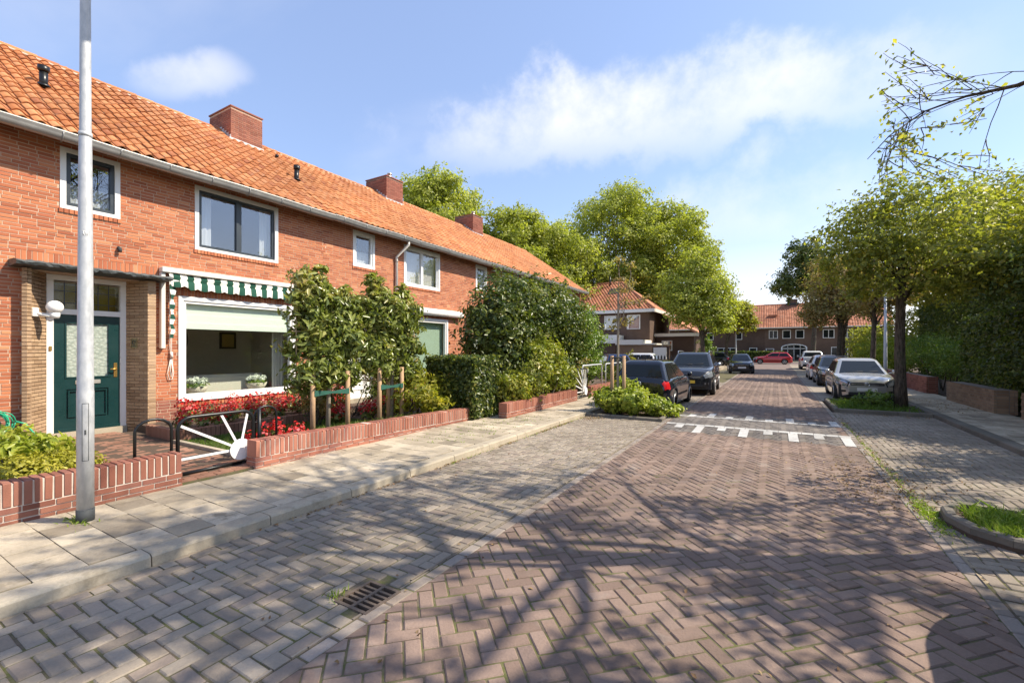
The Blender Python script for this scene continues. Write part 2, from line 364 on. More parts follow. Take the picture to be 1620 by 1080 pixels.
M['hydrangea'] = plain('white_bloom', (.78, .82, .72), .7, var=.1, scale=60, bump=.5)
# leaves
G = lambda *s: [(i/(len(s)-1), c) for i, c in enumerate(s)]
M['lf_plane'] = leafmat('plane_leaf', G((.19, .22, .045), (.32, .35, .065), (.44, .46, .09), (.56, .53, .14)), .5)
M['lf_street'] = leafmat('street_tree_leaf', G((.14, .17, .045), (.24, .265, .065), (.37, .37, .08), (.56, .50, .10)), .52)
M['lf_brown'] = leafmat('autumn_leaf', G((.24, .18, .08), (.34, .27, .12), (.32, .31, .10), (.44, .32, .16)), .48, tint=(1.2, 1.05, .5))
M['lf_dark'] = leafmat('dark_leaf', G((.055, .085, .026), (.10, .14, .04), (.16, .195, .05), (.26, .27, .08)), .45)
M['lf_yellow'] = leafmat('yellowing_leaf', G((.11, .14, .024), (.22, .24, .036), (.36, .34, .04), (.50, .42, .06)), .5)
M['lf_laurel'] = leafmat('laurel_leaf', G((.10, .14, .036), (.18, .22, .055), (.30, .33, .085), (.48, .36, .15)), .32, .25)
M['lf_hedge'] = leafmat('hedge_leaf', G((.035, .06, .016), (.075, .11, .026), (.16, .19, .042), (.36, .33, .085)), .35, .33)
M['lf_ivy'] = leafmat('ivy_leaf', G((.13, .17, .028), (.23, .27, .042), (.35, .36, .055), (.42, .34, .09)), .4, .35)
M['lf_bright'] = leafmat('bright_leaf', G((.06, .12, .02), (.13, .21, .035), (.20, .28, .05), (.30, .36, .08)), .38, .3)
M['lf_gold'] = leafmat('gold_shrub_leaf', G((.16, .17, .022), (.29, .28, .035), (.44, .41, .05), (.55, .47, .09)), .4, .4)
M['lf_lime'] = leafmat('lime_shrub_leaf', G((.14, .19, .028), (.25, .31, .042), (.38, .43, .06), (.50, .49, .09)), .45, .4)
M['grass'] = leafmat('grass_blade', G((.07, .13, .02), (.12, .20, .03), (.18, .26, .05)), .35, .5)
M['grass_bright'] = leafmat('wild_grass_blade', G((.16, .25, .03), (.26, .36, .05), (.40, .46, .12)), .4, .45)
M['petal'] = leafmat('red_petal', G((.45, .012, .012), (.62, .02, .018), (.70, .06, .05), (.75, .25, .24)), .25, .5, (1.1, .7, .7))
M['litter'] = leafmat('fallen_leaf', G((.20, .11, .05), (.30, .18, .08), (.36, .26, .13), (.16, .09, .045)), .1, .7)

# ------------------------------------------------------------------ foliage helpers
def unit(v): return v/np.maximum(np.linalg.norm(v, axis=-1, keepdims=True), 1e-6)
def leaves(name, P, Nn, size, mat, parent=None, rnd=None, aspect=.55, fold=.22, jitter=.35):
    """one mesh of small folded leaf faces"""
    n = len(P); P = np.asarray(P, float); Nn = unit(np.asarray(Nn, float))
    t = unit(np.cross(Nn, RNG.normal(size=(n, 3)))); b = np.cross(Nn, t)
    s = (np.asarray(size)*RNG.uniform(1-jitter, 1+jitter, n))[:, None]
    w = s*aspect*.5
    V = np.empty((n, 4, 3)); V[:, 0] = P-t*s*.5; V[:, 1] = P+b*w+Nn*s*fold*.5-t*s*.05; V[:, 2] = P+t*s*.5-Nn*s*.12; V[:, 3] = P-b*w+Nn*s*fold*.5-t*s*.05
    me = bpy.data.meshes.new(name); me.vertices.add(4*n); me.vertices.foreach_set('co', V.reshape(-1).astype('f'))
    k = np.arange(n)[:, None]*4; T = np.stack([k+np.array([0, 1, 2]), k+np.array([0, 2, 3])], 1).reshape(-1)
    me.loops.add(6*n); me.loops.foreach_set('vertex_index', T.astype('i')); me.polygons.add(2*n); me.polygons.foreach_set('loop_start', np.arange(0, 6*n, 3, dtype='i')); me.polygons.foreach_set('loop_total', np.full(2*n, 3, 'i'))
    me.update(calc_edges=True)
    r = RNG.random(n) if rnd is None else np.clip(rnd, 0, 1)
    a = me.attributes.new('rnd', 'FLOAT', 'POINT'); a.data.foreach_set('value', np.repeat(r, 4).astype('f'))
    return link(name, me, parent, mat)
def ball(n, c, r, bias=.5):
    d = unit(RNG.normal(size=(n, 3))); q = RNG.random(n)**bias
    return np.asarray(c)+d*q[:, None]*np.asarray(r), d
def lobes_points(lobes, n, clump=.16, nclump=None, up=.5, spray=.05):
    """leaf positions in clumps through a set of ellipsoid lobes [(centre, radii)]"""
    vol = np.array([np.prod(np.atleast_1d(r)*np.ones(3))**(2/3) for c, r in lobes]); vol = vol/vol.sum()
    P = []; Nn = []; Q = []; CC = []
    for (c, r), v in zip(lobes, vol):
        m = max(8, int(n*v)); r3 = np.ones(3)*np.atleast_1d(r); k = max(3, int((nclump or n/38)*v))
        cc, d = ball(k, c, r3*.93, .42)
        cc += RNG.normal(size=(k, 3))*r3*.05
        idx = RNG.integers(0, k, m); cl = clump*float(np.mean(r3))*RNG.uniform(.55, 1.3, k)
        off = RNG.normal(size=(m, 3))*cl[idx][:, None]*np.array([1, 1, .65])
        p = cc[idx]+off; P.append(p); Nn.append(unit(d[idx]*.6+unit(off)*.4)+np.array([0, 0, up])+RNG.normal(size=(m, 3))*.55)
        sp = RNG.random(m) < spray; dirs = unit(d[idx]+RNG.normal(size=(k, 3))[idx]*.5); p[sp] = (cc[idx]+dirs*(RNG.random(m)*.34*float(np.mean(r3)))[:, None]+RNG.normal(size=(m, 3))*float(np.mean(r3))*.03)[sp]
        cr = RNG.random(k); Q.append(cr[idx]*.55+RNG.random(m)*.45); CC.append(cc)
    return np.concatenate(P), np.concatenate(Nn), np.concatenate(Q), np.concatenate(CC)
def limb(mb, a, b, r0, r1, sag=.12, n=6, k=5):
    a, b = Vector(a), Vector(b); L = (b-a).length; w = Vector(RNG.normal(size=3))*L*.06; pts = []
    for i in range(n+1):
        t = i/n; pts.append(a.lerp(b, t)+Vector((0, 0, sag*L*math.sin(PI*t)))+w*math.sin(PI*t)+Vector(RNG.normal(size=3))*L*.012*(0 < i < n))
    mb.tube(pts, [r0*(1-i/n)+r1*i/n for i in range(n+1)], k); return pts
def tree(name, label, base, h_trunk, r_trunk, lobes, nleaf, lsize, mat, bark='bark', group=None, nlimb=12, clump=.16, keep=None, lean=(0, 0), cat='tree', up=.5, parts=None, nclump=None):
    root = empty(name, base); tag(root, label, cat, group); bx, by, bz = base
    loc = [(np.asarray(c)-np.array(base), r) for c, r in lobes]
    P, Nn, Q, CC = lobes_points(loc, nleaf, clump, nclump, up, .16)
    if keep is not None:
        ok = keep(P+np.array(base)); P, Nn, Q = P[ok], Nn[ok], Q[ok]; CC = CC[keep(CC+np.array(base))]
    leaves('crown', P, Nn, lsize, M[mat], root, Q)
    mb = MB(); top = Vector((lean[0], lean[1], h_trunk)); pts = [Vector((0, 0, -.15))]
    for i in range(1, 7): t = i/6; pts.append(top*t+Vector((math.sin(t*5+bx)*.25*r_trunk, math.cos(t*4+by)*.25*r_trunk, 0)))
    mb.tube(pts, [r_trunk*1.35]+[r_trunk*(1.08-.38*i/6) for i in range(1, 7)], 10); mb.build('trunk', M[bark], root)
    lb = MB(); order = RNG.permutation(len(CC))[:nlimb]; ce = CC.mean(0)
    for j, i in enumerate(order):
        q = CC[i]; s0 = pts[4+j % 3]; r0 = r_trunk*(.38 if j < 5 else .24)
        mid = Vector(tuple((np.array(s0)*.45+q*.35+ce*.2))); limb(lb, s0, mid, r0, r0*.55, .05); limb(lb, mid, q, r0*.55, .012, .06)
    lb.build('limb', M[bark], root)
    return root
def shrub(name, label, base, lobes, nleaf, lsize, mat, cat='shrub', group=None, clump=.14, up=.35, stem=True, aspect=.55, nclump=None, keep=None):
    root = empty(name, base); tag(root, label, cat, group); loc = [(np.asarray(c)-np.array(base), r) for c, r in lobes]
    P, Nn, Q, CC = lobes_points(loc, nleaf, clump, nclump, up); ok = P[:, 2] > .02
    if keep is not None: ok &= keep(P+np.array(base))
    leaves('foliage', P[ok], Nn[ok], lsize, M[mat], root, Q[ok], aspect)
    if stem:
        mb = MB()
        for q in CC[RNG.permutation(len(CC))[:14]]: limb(mb, (q[0]*.3, q[1]*.3, -.05), q, .018, .006, .02, 4, 4)
        mb.build('stem', M['bark'], root)
    return root
def box_pts(n, lo, hi, rough=.05):
    """points near the surface of a clipped box (hedge)"""
    lo, hi = np.array(lo, float), np.array(hi, float); d = hi-lo; ar = np.array([d[1]*d[2]]*2+[d[0]*d[2]]*2+[d[0]*d[1]]); f = RNG.choice(5, n, p=ar/ar.sum())
    P = lo+RNG.random((n, 3))*d; Nn = np.zeros((n, 3))
    for k, (ax, s) in enumerate([(0, 0), (0, 1), (1, 0), (1, 1), (2, 1)]):
        m = f == k; P[m, ax] = (hi if s else lo)[ax]-(1 if s else -1)*np.abs(RNG.normal(size=m.sum()))*rough; Nn[m, ax] = 1 if s else -1
    P += RNG.normal(size=(n, 3))*rough*.6
    return P, Nn*.8+np.array([0, 0, .35])+RNG.normal(size=(n, 3))*.5
def blades(name, P, h, mat, parent=None, w=.006, lean=.5):
    n = len(P); P = np.asarray(P, float); d = RNG.normal(size=(n, 2))*lean; hh = h*RNG.uniform(.5, 1.3, n)
    a = RNG.random(n)*PI; side = np.stack([np.cos(a), np.sin(a), np.zeros(n)], 1)*w
    tip = P+np.stack([d[:, 0]*hh, d[:, 1]*hh, hh], 1); mid = P+np.stack([d[:, 0]*hh*.3, d[:, 1]*hh*.3, hh*.55], 1)
    V = np.stack([P-side, P+side, mid+side*.8, tip, mid-side*.8], 1).reshape(-1, 3)
    k = np.arange(n)*5; F = [(i, i+1, i+2, i+3, i+4) for i in k.tolist()]
    me = bpy.data.meshes.new(name); me.from_pydata(V.tolist(), [], F); me.update()
    at = me.attributes.new('rnd', 'FLOAT', 'POINT'); at.data.foreach_set('value', np.repeat(RNG.random(n), 5).astype('f'))
    return link(name, me, parent, mat)

# ------------------------------------------------------------------ setting: ground, road, parking strips, kerbs, pavements
XK, XB, XR, XRK = -3.95, -2.16, 1.25, 3.2          # left kerb face, strip/road border, road right edge, right kerb
PZ = .09                                            # pavement height
ST = 'structure'
g = MB().box((-300, -120, -.4), (300, 320, -.12)).build('ground', M['ground']); tag(g, 'wide earth ground under the whole neighbourhood', 'ground', kind=ST)
def hump(y): return .03*.5*(1-math.cos(2*PI*(y-8.9)/3.3)) if 8.9 < y < 12.2 else 0.
L_, W_, J_ = .195, .0975, .0085
paver_me = MB().cbox((-.5*(L_-J_), -.5*(W_-J_), -.05), (.5*(L_-J_), .5*(W_-J_), 0), .007).mesh('paver')
def herring(x0, x1, y0, y1, ang, zfun, skip=None):
    """herringbone of L x L/2 pavers; returns matrices of whole pavers and a builder of cut ones"""
    mats = []; cut = MB(); ca, sa = math.cos(ang), math.sin(ang); cx, cy = (x0+x1)/2, (y0+y1)/2
    rad = int(math.hypot(x1-x0, y1-y0)/2/W_)+4
    def clip(poly):
        for ax, lim, sg in ((0, x0, 1), (0, x1, -1), (1, y0, 1), (1, y1, -1)):
            out = []
            for i in range(len(poly)):
                a, b = poly[i-1], poly[i]; da, db = sg*(a[ax]-lim), sg*(b[ax]-lim)
                if da*db < 0: t = da/(da-db); out.append((a[0]+(b[0]-a[0])*t, a[1]+(b[1]-a[1])*t))
                if db >= 0: out.append(b)
            poly = out
            if len(poly) < 3: return []
        return poly
    for n in range(-rad*2, rad*2+1):
        for m in range(-rad, rad+1):
            for hv in (0, 1):
                u, v = n+2*m, n-2*m
                if hv == 0: a, b, du, dv = u+1, v+.5, 1, .5
                else: a, b, du, dv = u+2.5, v, .5, 1
                if max(abs(a), abs(b)) > rad*1.5: continue
                X, Y = cx+(a*ca-b*sa)*W_, cy+(a*sa+b*ca)*W_
                if not (x0-.15 < X < x1+.15 and y0-.15 < Y < y1+.15): continue
                if skip and skip(X, Y): continue
                jl = J_*.5/W_
                poly = [(cx+((a+p)*ca-(b+q)*sa)*W_, cy+((a+p)*sa+(b+q)*ca)*W_) for p, q in ((-du+jl, -dv+jl), (du-jl, -dv+jl), (du-jl, dv-jl), (-du+jl, dv-jl))]
                ins = all(x0 <= p[0] <= x1 and y0 <= p[1] <= y1 for p in poly); dz = random.gauss(0, .002)
                if ins:
                    mats.append(Matrix.Translation((X+random.gauss(0, .0012), Y+random.gauss(0, .0012), zfun(Y)+dz)) @ Matrix.Rotation(ang+hv*PI/2+random.gauss(0, .014), 4, 'Z') @ Matrix.Rotation(random.gauss(0, .006), 4, 'X') @ Matrix.Rotation(random.gauss(0, .005), 4, 'Y'))
                else:
                    c = clip(poly)
                    if len(c) >= 3 and abs(sum(c[i-1][0]*c[i][1]-c[i][0]*c[i-1][1] for i in range(len(c))))*.5 > .0008: cut.prism(c, zfun(Y)-.05, zfun(Y)+dz)
    return mats, cut
def sheet(name, x0, x1, ys, z, mat, zf=None):
    mb = MB(); n = len(ys)
    vs = [(x, y, z+(zf(y) if zf else 0)) for y in ys for x in (x0, x1)]
    mb.add(vs, [(2*i, 2*i+1, 2*i+3, 2*i+2) for i in range(n-1)]); return mb.build(name, mat)
ys = [-30, -1.4]+[8.9+.15*i for i in range(23)]+[34, 100]
road = sheet('road', XB, XR, ys, -.0065, M['bed'], hump); tag(road, 'red brick carriageway laid in diagonal herringbone down the street', 'road', kind=ST)
E_ROW = .1
mats, cut = herring(XB+.105, XR-.105, -1.3, 34, PI/4, hump)
def on_hump(m_): return 9.15 < m_.translation.y < 12.0
pieces('paver', road, [m_ for m_ in mats if not on_hump(m_)], paver_me, M['paver_red'], 300, 'paver_field', cut)
M['paver_hump'] = masonry('paver_hump', [(0, (.155, .135, .12)), (.5, (.20, .175, .155)), (1, (.24, .21, .185))], .82, dirt=(.08, .07, .06), dirt_amt=.6, grain=55)
hump_me = paver_me.copy(); hump_me.materials.clear(); pieces('hump_paver', road, [m_ for m_ in mats if on_hump(m_)], hump_me, M['paver_hump'], 100, 'hump_paver_field')
# straight edge courses beside the red field
edge_me = paver_me.copy(); edge_me.materials.clear()
def course(x, y0, y1, z=hump):
    out = []; y = y0
    while y < y1:
        out.append(Matrix.Translation((x, y+L_/2, z(y+L_/2)+random.gauss(0, .0016))) @ Matrix.Rotation(PI/2+random.gauss(0, .008), 4, 'Z')); y += L_
    return out
pieces('edge_paver', road, course(XB+.052, -1.3, 34)+course(XR-.052, -1.25, 34), edge_me, M['paver_edge'], 120, 'edge_paver_field')
far = sheet('road_far', XB, XR, [34, 130], -.002, M['asphalt']); far.name = 'street'; tag(far, 'far end of the brick street beyond the parked cars', 'street', kind=ST)
DR = (-2.42, -2.13, 1.86, 2.16)
def in_drain(x, y): return DR[0]-.03 < x < DR[1]+.03 and DR[2]-.03 < y < DR[3]+.03
sb_ = MB()
for x0, x1, y0, y1 in ((XK-.02, XB, -30, DR[2]), (XK-.02, XB, DR[3], 10.2), (XK-.02, DR[0], DR[2], DR[3]), (DR[1], XB, DR[2], DR[3])):
    if x1 > x0: sb_.add([(x0, y0, -.0068), (x1, y0, -.0068), (x1, y1, -.0068), (x0, y1, -.0068)], [(0, 1, 2, 3)])
strip = sb_.build('parking_strip', M['bed']); tag(strip, 'grey paved parking strip beside the left kerb', 'parking strip', kind=ST)
mats, cut = herring(XK, XB, -1.3, 10.15, 0, lambda y: 0., in_drain)
grey_me = paver_me.copy(); grey_me.materials.clear(); pieces('paver', strip, mats, grey_me, M['paver_grey'], 300, 'paver_field', cut)
strip2 = sheet('parking_strip_beyond', XK-.02, XB, [11.95, 34], -.0068, M['bed']); tag(strip2, 'grey paved parking bay under the dark parked cars', 'parking strip', kind=ST)
mats, cut = herring(XK, XB, 11.95, 24, 0, lambda y: 0.)
pieces('paver', strip2, mats, grey_me, M['paver_grey'], 60, 'paver_field', cut)
bay = sheet('parking_bay', XR, XRK+.02, [6.0, 14.05], -.0068, M['bed']); tag(bay, 'empty grey paved parking bay on the right', 'parking bay', kind=ST)
mats, cut = herring(XR+.004, XRK, 6.12, 14.02, 0, lambda y: 0.)
pieces('paver', bay, mats, grey_me, M['paver_grey'], 300, 'paver_field', cut)
bay2 = sheet('parking_bay_near', XR, XRK+.02, [-30, 6.0], -.0068, M['bed']); tag(bay2, 'grey paved parking bay in the bottom right corner', 'parking bay', kind=ST)
arc = [(XRK, 4.98), (1.9, 4.98), (1.62, 5.06), (1.42, 5.25), (1.33, 5.55), (1.36, 5.82), (1.5, 6.05), (XRK, 6.05)]
def in_arc(x, y):
    k = False
    for (xa, ya), (xb, yb) in zip(arc, arc[1:]+arc[:1]):
        if (ya > y) != (yb > y) and x < (xb-xa)*(y-ya)/(yb-ya)+xa: k = not k
    return k
mats, cut = herring(XR+.004, XRK, -1.3, 6.115, 0, lambda y: 0., in_arc)
pieces('paver', bay2, mats, grey_me, M['paver_grey'], 80, 'paver_field', cut)
bay3 = sheet('parking_bay_far', XR, XRK+.02, [16.95, 60], -.004, M['paver_grey']); tag(bay3, 'grey parking lane under the cars on the right', 'parking bay', kind=ST)
# kerbs of concrete stones
def kerbline(name, pts, label, w=.19, h=PZ, step=.9, gap=.008, flip=1, mat='kerb'):
    """kerb stones along a polyline; the face stands on the line, the body goes to its left (flip=1)"""
    root = MB(); o = empty(name); tag(o, label, 'kerb', kind=ST); pts = [Vector((*p, 0)) for p in pts]
    for a, b in zip(pts, pts[1:]):
        L = (b-a).length; n = max(1, round(L/step)); d = (b-a)/n; t = d.normalized(); nr = Vector((-t.y, t.x, 0))*flip
        for i in range(n):
            p = a+d*i+t*gap/2; q = a+d*(i+1)-t*gap/2; z1 = h+random.gauss(0, .0015); jit = nr*random.gauss(0, .002)
            mb = MB(); prof = [(0, -.1), (.012, h-.02), (.03, h-.003), (.06, h), (w, h), (w, -.1)]
            vs = [p+jit+nr*x+Vector((0, 0, z)) for x, z in prof]+[q+jit+nr*x+Vector((0, 0, z)) for x, z in prof]; k = len(prof)
            fs = [tuple(range(k)), tuple(range(k, 2*k))[::-1]]+[(j, (j+1) % k, k+(j+1) % k, k+j)[::-1] for j in range(k)]
            if flip < 0: fs = [f[::-1] for f in fs]
            mb.add(vs, fs); mb.build('kerb_stone', M[mat], o)
    return o
kerbline('kerb', [(XK, -1.23), (XK, 24.87)], 'concrete kerb along the left pavement')
kerbline('kerb_right', [(XRK, -1.2), (XRK, 34.8)], 'shaded concrete kerb along the right pavement', flip=-1, mat='kerb_old_shaded')
# pavements of slabs
slab_me = MB().cbox((-.5, -.5, -.5), (.5, .5, 0), .012).mesh('slab')
def slabs(x0, x1, y0, y1, s, z, stagger=True):
    out = []; ny = int((y1-y0)/s)
    for j in range(ny):
        x = x0-(s/2 if (j % 2 and stagger) else 0)
        while x < x1-.02:
            a, b = max(x, x0), min(x+s, x1); x += s
            if b-a < .04: continue
            out.append(Matrix.Translation(((a+b)/2, y0+(j+.5)*s, z+random.gauss(0, .002))) @ Matrix.Rotation(random.gauss(0, .006), 4, 'X') @ Matrix.Rotation(random.gauss(0, .006), 4, 'Y') @ Matrix.Diagonal((b-a-.006, s-.006, .06, 1)))
    return out
pav = MB().box((-5.75, -30, -.12), (XK-.18, 25, PZ-.012)).build('pavement', M['bed']); tag(pav, 'sunlit pavement of square concrete slabs before the gardens', 'pavement', kind=ST)
pieces('slab', pav, slabs(-5.68, XK-.195, -1.3, 16, .275, PZ), slab_me, M['slab'], 300, 'slab_field')
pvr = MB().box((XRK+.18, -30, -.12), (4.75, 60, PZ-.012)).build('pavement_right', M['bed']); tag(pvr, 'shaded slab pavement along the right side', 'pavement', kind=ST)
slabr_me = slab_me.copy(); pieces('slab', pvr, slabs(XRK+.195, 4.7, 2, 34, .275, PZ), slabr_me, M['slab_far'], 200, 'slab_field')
pvf = MB().box((-6.2, 25.2, -.12), (XK-.02, 60, PZ)).build('pavement_far', M['slab']); tag(pvf, 'far stretch of the left pavement beyond the terrace', 'pavement', kind=ST)
cross = MB().box((-60, 56, -.12), (60, 66, .004)).build('cross_street', M['asphalt']); tag(cross, 'cross street passing before the far brown houses', 'street', kind=ST)
# planting pits with kerbs
def pit(name, label, pts):
    o = MB().prism(pts, -.1, .03).build(name, M['soil']); tag(o, label, 'planting pit', kind=ST); return o
pit('planting_pit', 'kerbed planting pit with leafy shrub before the black hatchback', [(XK, 10.22), (XB-.03, 10.22), (XB-.03, 11.9), (XK, 11.9)])
kerbline('kerb_pit_left', [(XK+.0, 10.17), (XB-.0, 10.17), (XB, 11.95), (XK, 11.95)], 'low kerb round the planting pit with the young tree', w=.09, h=.07, step=.6, mat='kerb_old_shaded')
pit('planting_pit_tree', 'kerbed planting pit round the dark street tree trunk', [(XR+.05, 14.15), (XRK, 14.15), (XRK, 16.9), (XR+.05, 16.9)])
kerbline('kerb_pit_tree', [(XRK, 16.95), (XR+.05, 16.95), (XR+.05, 14.1), (XRK, 14.1)], 'low shaded kerb round the street tree pit', w=.1, h=.09, step=.7, flip=1, mat='kerb_old_shaded')
arc = [(XRK, 4.98), (1.9, 4.98), (1.62, 5.06), (1.42, 5.25), (1.33, 5.55), (1.36, 5.82), (1.5, 6.05), (XRK, 6.05)]
pit('planting_pit_near', 'planting pit overgrown with bright grass at the right edge', arc)
kerbline('kerb_pit_near', arc, 'rounded kerb of the grassy planting pit', w=.09, h=.10, step=.5, flip=-1, mat='kerb_old_shaded')
# speed hump markings: white teeth
hm = MB(); 
mk = empty('road_marking'); tag(mk, 'white toothed speed hump marking across the road', 'road marking', kind=ST)
M['roadpaint'] = masonry('road_paint', [(0, (.50, .49, .46)), (1, (.64, .63, .60))], .7, dirt=(.18, .15, .13), dirt_amt=.8, dscale=4, grain=30)
def paint(x0, x1, y0, y1):
    n = 4; mb = MB()
    ys = [y0+(y1-y0)*i/n for i in range(n+1)]
    mb.add([(x, y, hump(y)+.006) for y in ys for x in (x0, x1)], [(2*i, 2*i+1, 2*i+3, 2*i+2) for i in range(n)]); mb.build('marking', M['roadpaint'], mk)
for i in range(17): paint(-2.02+i*.188, -2.02+i*.188+.18, 9.90, 10.07); paint(-2.02+i*.188, -2.02+i*.188+.18, 11.20, 11.36)
for i in range(8):
    x = -1.80+i*.40; paint(x, x+.15, 9.90-(.75 if i % 2 else .32), 9.897); paint(x, x+.15, 11.363, 11.363+(.75 if i % 2 else .32))
# drain grate
dr = empty('storm_drain', ((DR[0]+DR[1])/2, (DR[2]+DR[3])/2, 0)); tag(dr, 'rusty cast iron drain grate at the edge of the red paving', 'drain grate')
a, b = (DR[1]-DR[0])/2, (DR[3]-DR[2])/2
mb = MB()
for x0, x1, y0, y1 in ((-a, a, -b, -b+.022), (-a, a, b-.022, b), (-a, -a+.022, -b+.022, b-.022), (a-.022, a, -b+.022, b-.022), (-.012, .012, -b+.022, b-.022)): mb.box((x0, y0, -.06), (x1, y1, .004))
mb.build('frame', M['iron'], dr)
for k in range(6):
    y = -b+.022+(k+.5)*(2*b-.044)/6-.0+.021
    if k < 5:
        for s in (-1, 1): MB().box((min(s*.012, s*(a-.022)), y-.009, -.05), (max(s*.012, s*(a-.022)), y+.009, .001)).build('bar', M['iron'], dr)
MB().box((-a, -b, -.3), (a, b, -.11)).build('sump', M['pit'], dr)  # near-black block stands in for the darkness below the grate

# ------------------------------------------------------------------ terraced houses
XF = -10.1; CH = .0575
brick_me = MB().box((-.5, -.5, -.5), (.5, .5, .5)).mesh('brick')
def bm(): m = brick_me.copy(); m.materials.clear(); return m
def brick_mats(y0, y1, z0, z1, holes, x=XF, tooth=(0, 0), d=.05, jo=.012, bl=.189, proud=.0):
    """stretcher courses in the plane x; holes = [(y0,y1,z0,z1)]"""
    out = []; n = int(round((z1-z0)/CH))
    for i in range(n):
        za, zb = z0+i*CH, z0+(i+1)*CH; zm = (za+zb)/2; ya, yb = y0+tooth[0]*(i % 2)*.1, y1+tooth[1]*(i % 2)*.1; iv = [(ya, yb)]
        for a, b, c, e in holes:
            if c < zm < e: iv = [s for p, q in iv for s in ((p, min(q, a)), (max(p, b), q)) if s[1]-s[0] > .02]
        for p, q in iv:
            y = p+jo/2 if abs(p-ya) < 1e-6 else p-(bl+jo)*((i % 2)*.5+random.choice((0, .0, .25)))
            while y < q:
                l = bl if random.random() > .12 else .097
                a, b = max(y, p), min(y+l, q); y += l+jo
                if b-a < .025: continue
                out.append(Matrix.Translation((x-d/2+random.gauss(proud, .0015), (a+b)/2, zm)) @ Matrix.Rotation(random.gauss(0, .004), 4, 'X') @ Matrix.Diagonal((d, b-a, CH-.0125, 1)))
    return out
def soldier(y0, y1, z0, z1, x=XF, d=.05, w=.052, jo=.010):
    out = []; n = max(1, round((y1-y0)/(w+jo))); s = (y1-y0)/n
    for i in range(n): out.append(Matrix.Translation((x-d/2+.001+random.gauss(0, .0012), y0+(i+.5)*s, (z0+z1)/2)) @ Matrix.Diagonal((d, s-jo, z1-z0-.008, 1)))
    return out
def core(y0, y1, z0, z1, holes, x1, x0, mat, parent, name='wall'):
    ys_ = sorted({y0, y1, *[v for h in holes for v in h[:2] if y0 < v < y1]}); zs_ = sorted({z0, z1, *[v for h in holes for v in h[2:] if z0 < v < z1]}); mb = MB()
    for a, b in zip(ys_, ys_[1:]):
        run = None
        for c, e in zip(zs_, zs_[1:]):
            if any(h[0] < (a+b)/2 < h[1] and h[2] < (c+e)/2 < h[3] for h in holes):
                if run: mb.box((x0, a, run[0]), (x1, b, run[1])); run = None
            else: run = (run[0] if run else c, e)
        if run: mb.box((x0, a, run[0]), (x1, b, run[1]))
    return mb.build(name, mat, parent)
def ring(mb, x0, x1, y0, y1, z0, z1, w, wb=None):
    wb = wb or w
    mb.box((x0, y0, z0), (x1, y0+w, z1)); mb.box((x0, y1-w, z0), (x1, y1, z1)); mb.box((x0, y0+w, z0), (x1, y1-w, z0+wb)); mb.box((x0, y0+w, z1-w), (x1, y1-w, z1)); return mb
def window(house, y0, y1, z0, z1, sash='anthracite', panes=1, fw=.075, sw=.055, glass='glass_up', inner='curtain', label=None, back=True):
    o = ring(MB(), XF-.12, XF+.012, y0, y1, z0, z1, fw, fw*.8).build('window', M['white'], house)
    if label: o['label'] = label
    a, b = y0+fw, y1-fw; w = (b-a)/panes; zb, zt = z0+fw*.8, z1-fw
    for i in range(panes):
        p, q = a+w*i, a+w*(i+1); xo = -.012 if (i % 2 == 0) else -.03
        ring(MB(), XF-.09, XF+xo, p+.002, q-.002, zb+.002, zt-.002, sw).build('sash', M[sash], o)
        MB().box((XF-.062, p+sw, zb+sw), (XF-.056, q-sw, zt-sw)).build('pane', M[glass], o)
    if back:
        MB().box((XF-1.1, y0-.3, z0-.2), (XF-1.05, y1+.3, z1+.1)).build('dark_backing', M['dark'], o)  # dark sheet stands in for the unlit room behind the panes
        cb = MB(); n = 26
        for i in range(n+1):
            pass
        vs = [(XF-.17+.015*math.sin(i*1.9), a+(b-a)*i/n, z) for z in (zb+.02, zt-.03) for i in range(n+1)]
        cb.add(vs, [(i, i+1, n+2+i, n+1+i) for i in range(n)], True)
        if inner == 'net':
            vs = [(XF-.17+.012*math.sin(i*2.1), a+(b-a)*i/n, z) for z in (zb+.02, zb+.4) for i in range(n+1)]; cb = MB().add(vs, [(i, i+1, n+2+i, n+1+i) for i in range(n)], True); cb.build('net_curtain', M['curtain'], o)
        elif inner == 'curtain':
            cb = MB()
            for p, q in ((a, a+(b-a)*.2), (b-(b-a)*.16, b)):
                vs = [(XF-.2+.02*math.sin(i*2.2), p+(q-p)*i/10, z) for z in (zb+.02, zt-.02) for i in range(11)]; cb.add(vs, [(i, i+1, 12+i, 11+i) for i in range(10)], True)
            cb.build('curtain', M['curtain'], o)
        elif inner == 'blind': MB().box((XF-.2, a, zb+(zt-zb)*.05), (XF-.19, b, zt)).build('blind', M['cream'], o)
    return o
HP = 5.88; HS = [-2.2, 7.43, 13.31, 19.19, 25.15]
TW, TG = .195, .275
SLOPE = math.atan2(2.87, 4.15); EAVE = (-9.72, 5.06); RIDGE = (-13.9, EAVE[1]+math.tan(SLOPE)*4.18)
def tile_mesh():
    mb = MB(); n = 9; ln = TG+.05; vs = []
    for e in (0, 1):
        for i in range(n):
            t = i/(n-1); y = (t-.04)*TW*1.08; z = .030*math.sin(2*PI*t-.6)*(.95)+.012*(1-t)
            up = -e*ln; vs += [(up, y, z+.024*(1-e)), (up, y, z-.016+.024*(1-e))]
    fs = []
    k = 2*n
    for i in range(n-1): fs += [(2*i, 2*i+2, k+2*i+2, k+2*i), (2*i+1, k+2*i+1, k+2*i+3, 2*i+3), (2*i, 2*i+1, 2*i+3, 2*i+2)]
    mb.add(vs, fs, True)
    for i in range(2, len(mb.sm), 3): mb.sm[i] = False
    return mb.mesh('roof_tile')
TILE = tile_mesh()
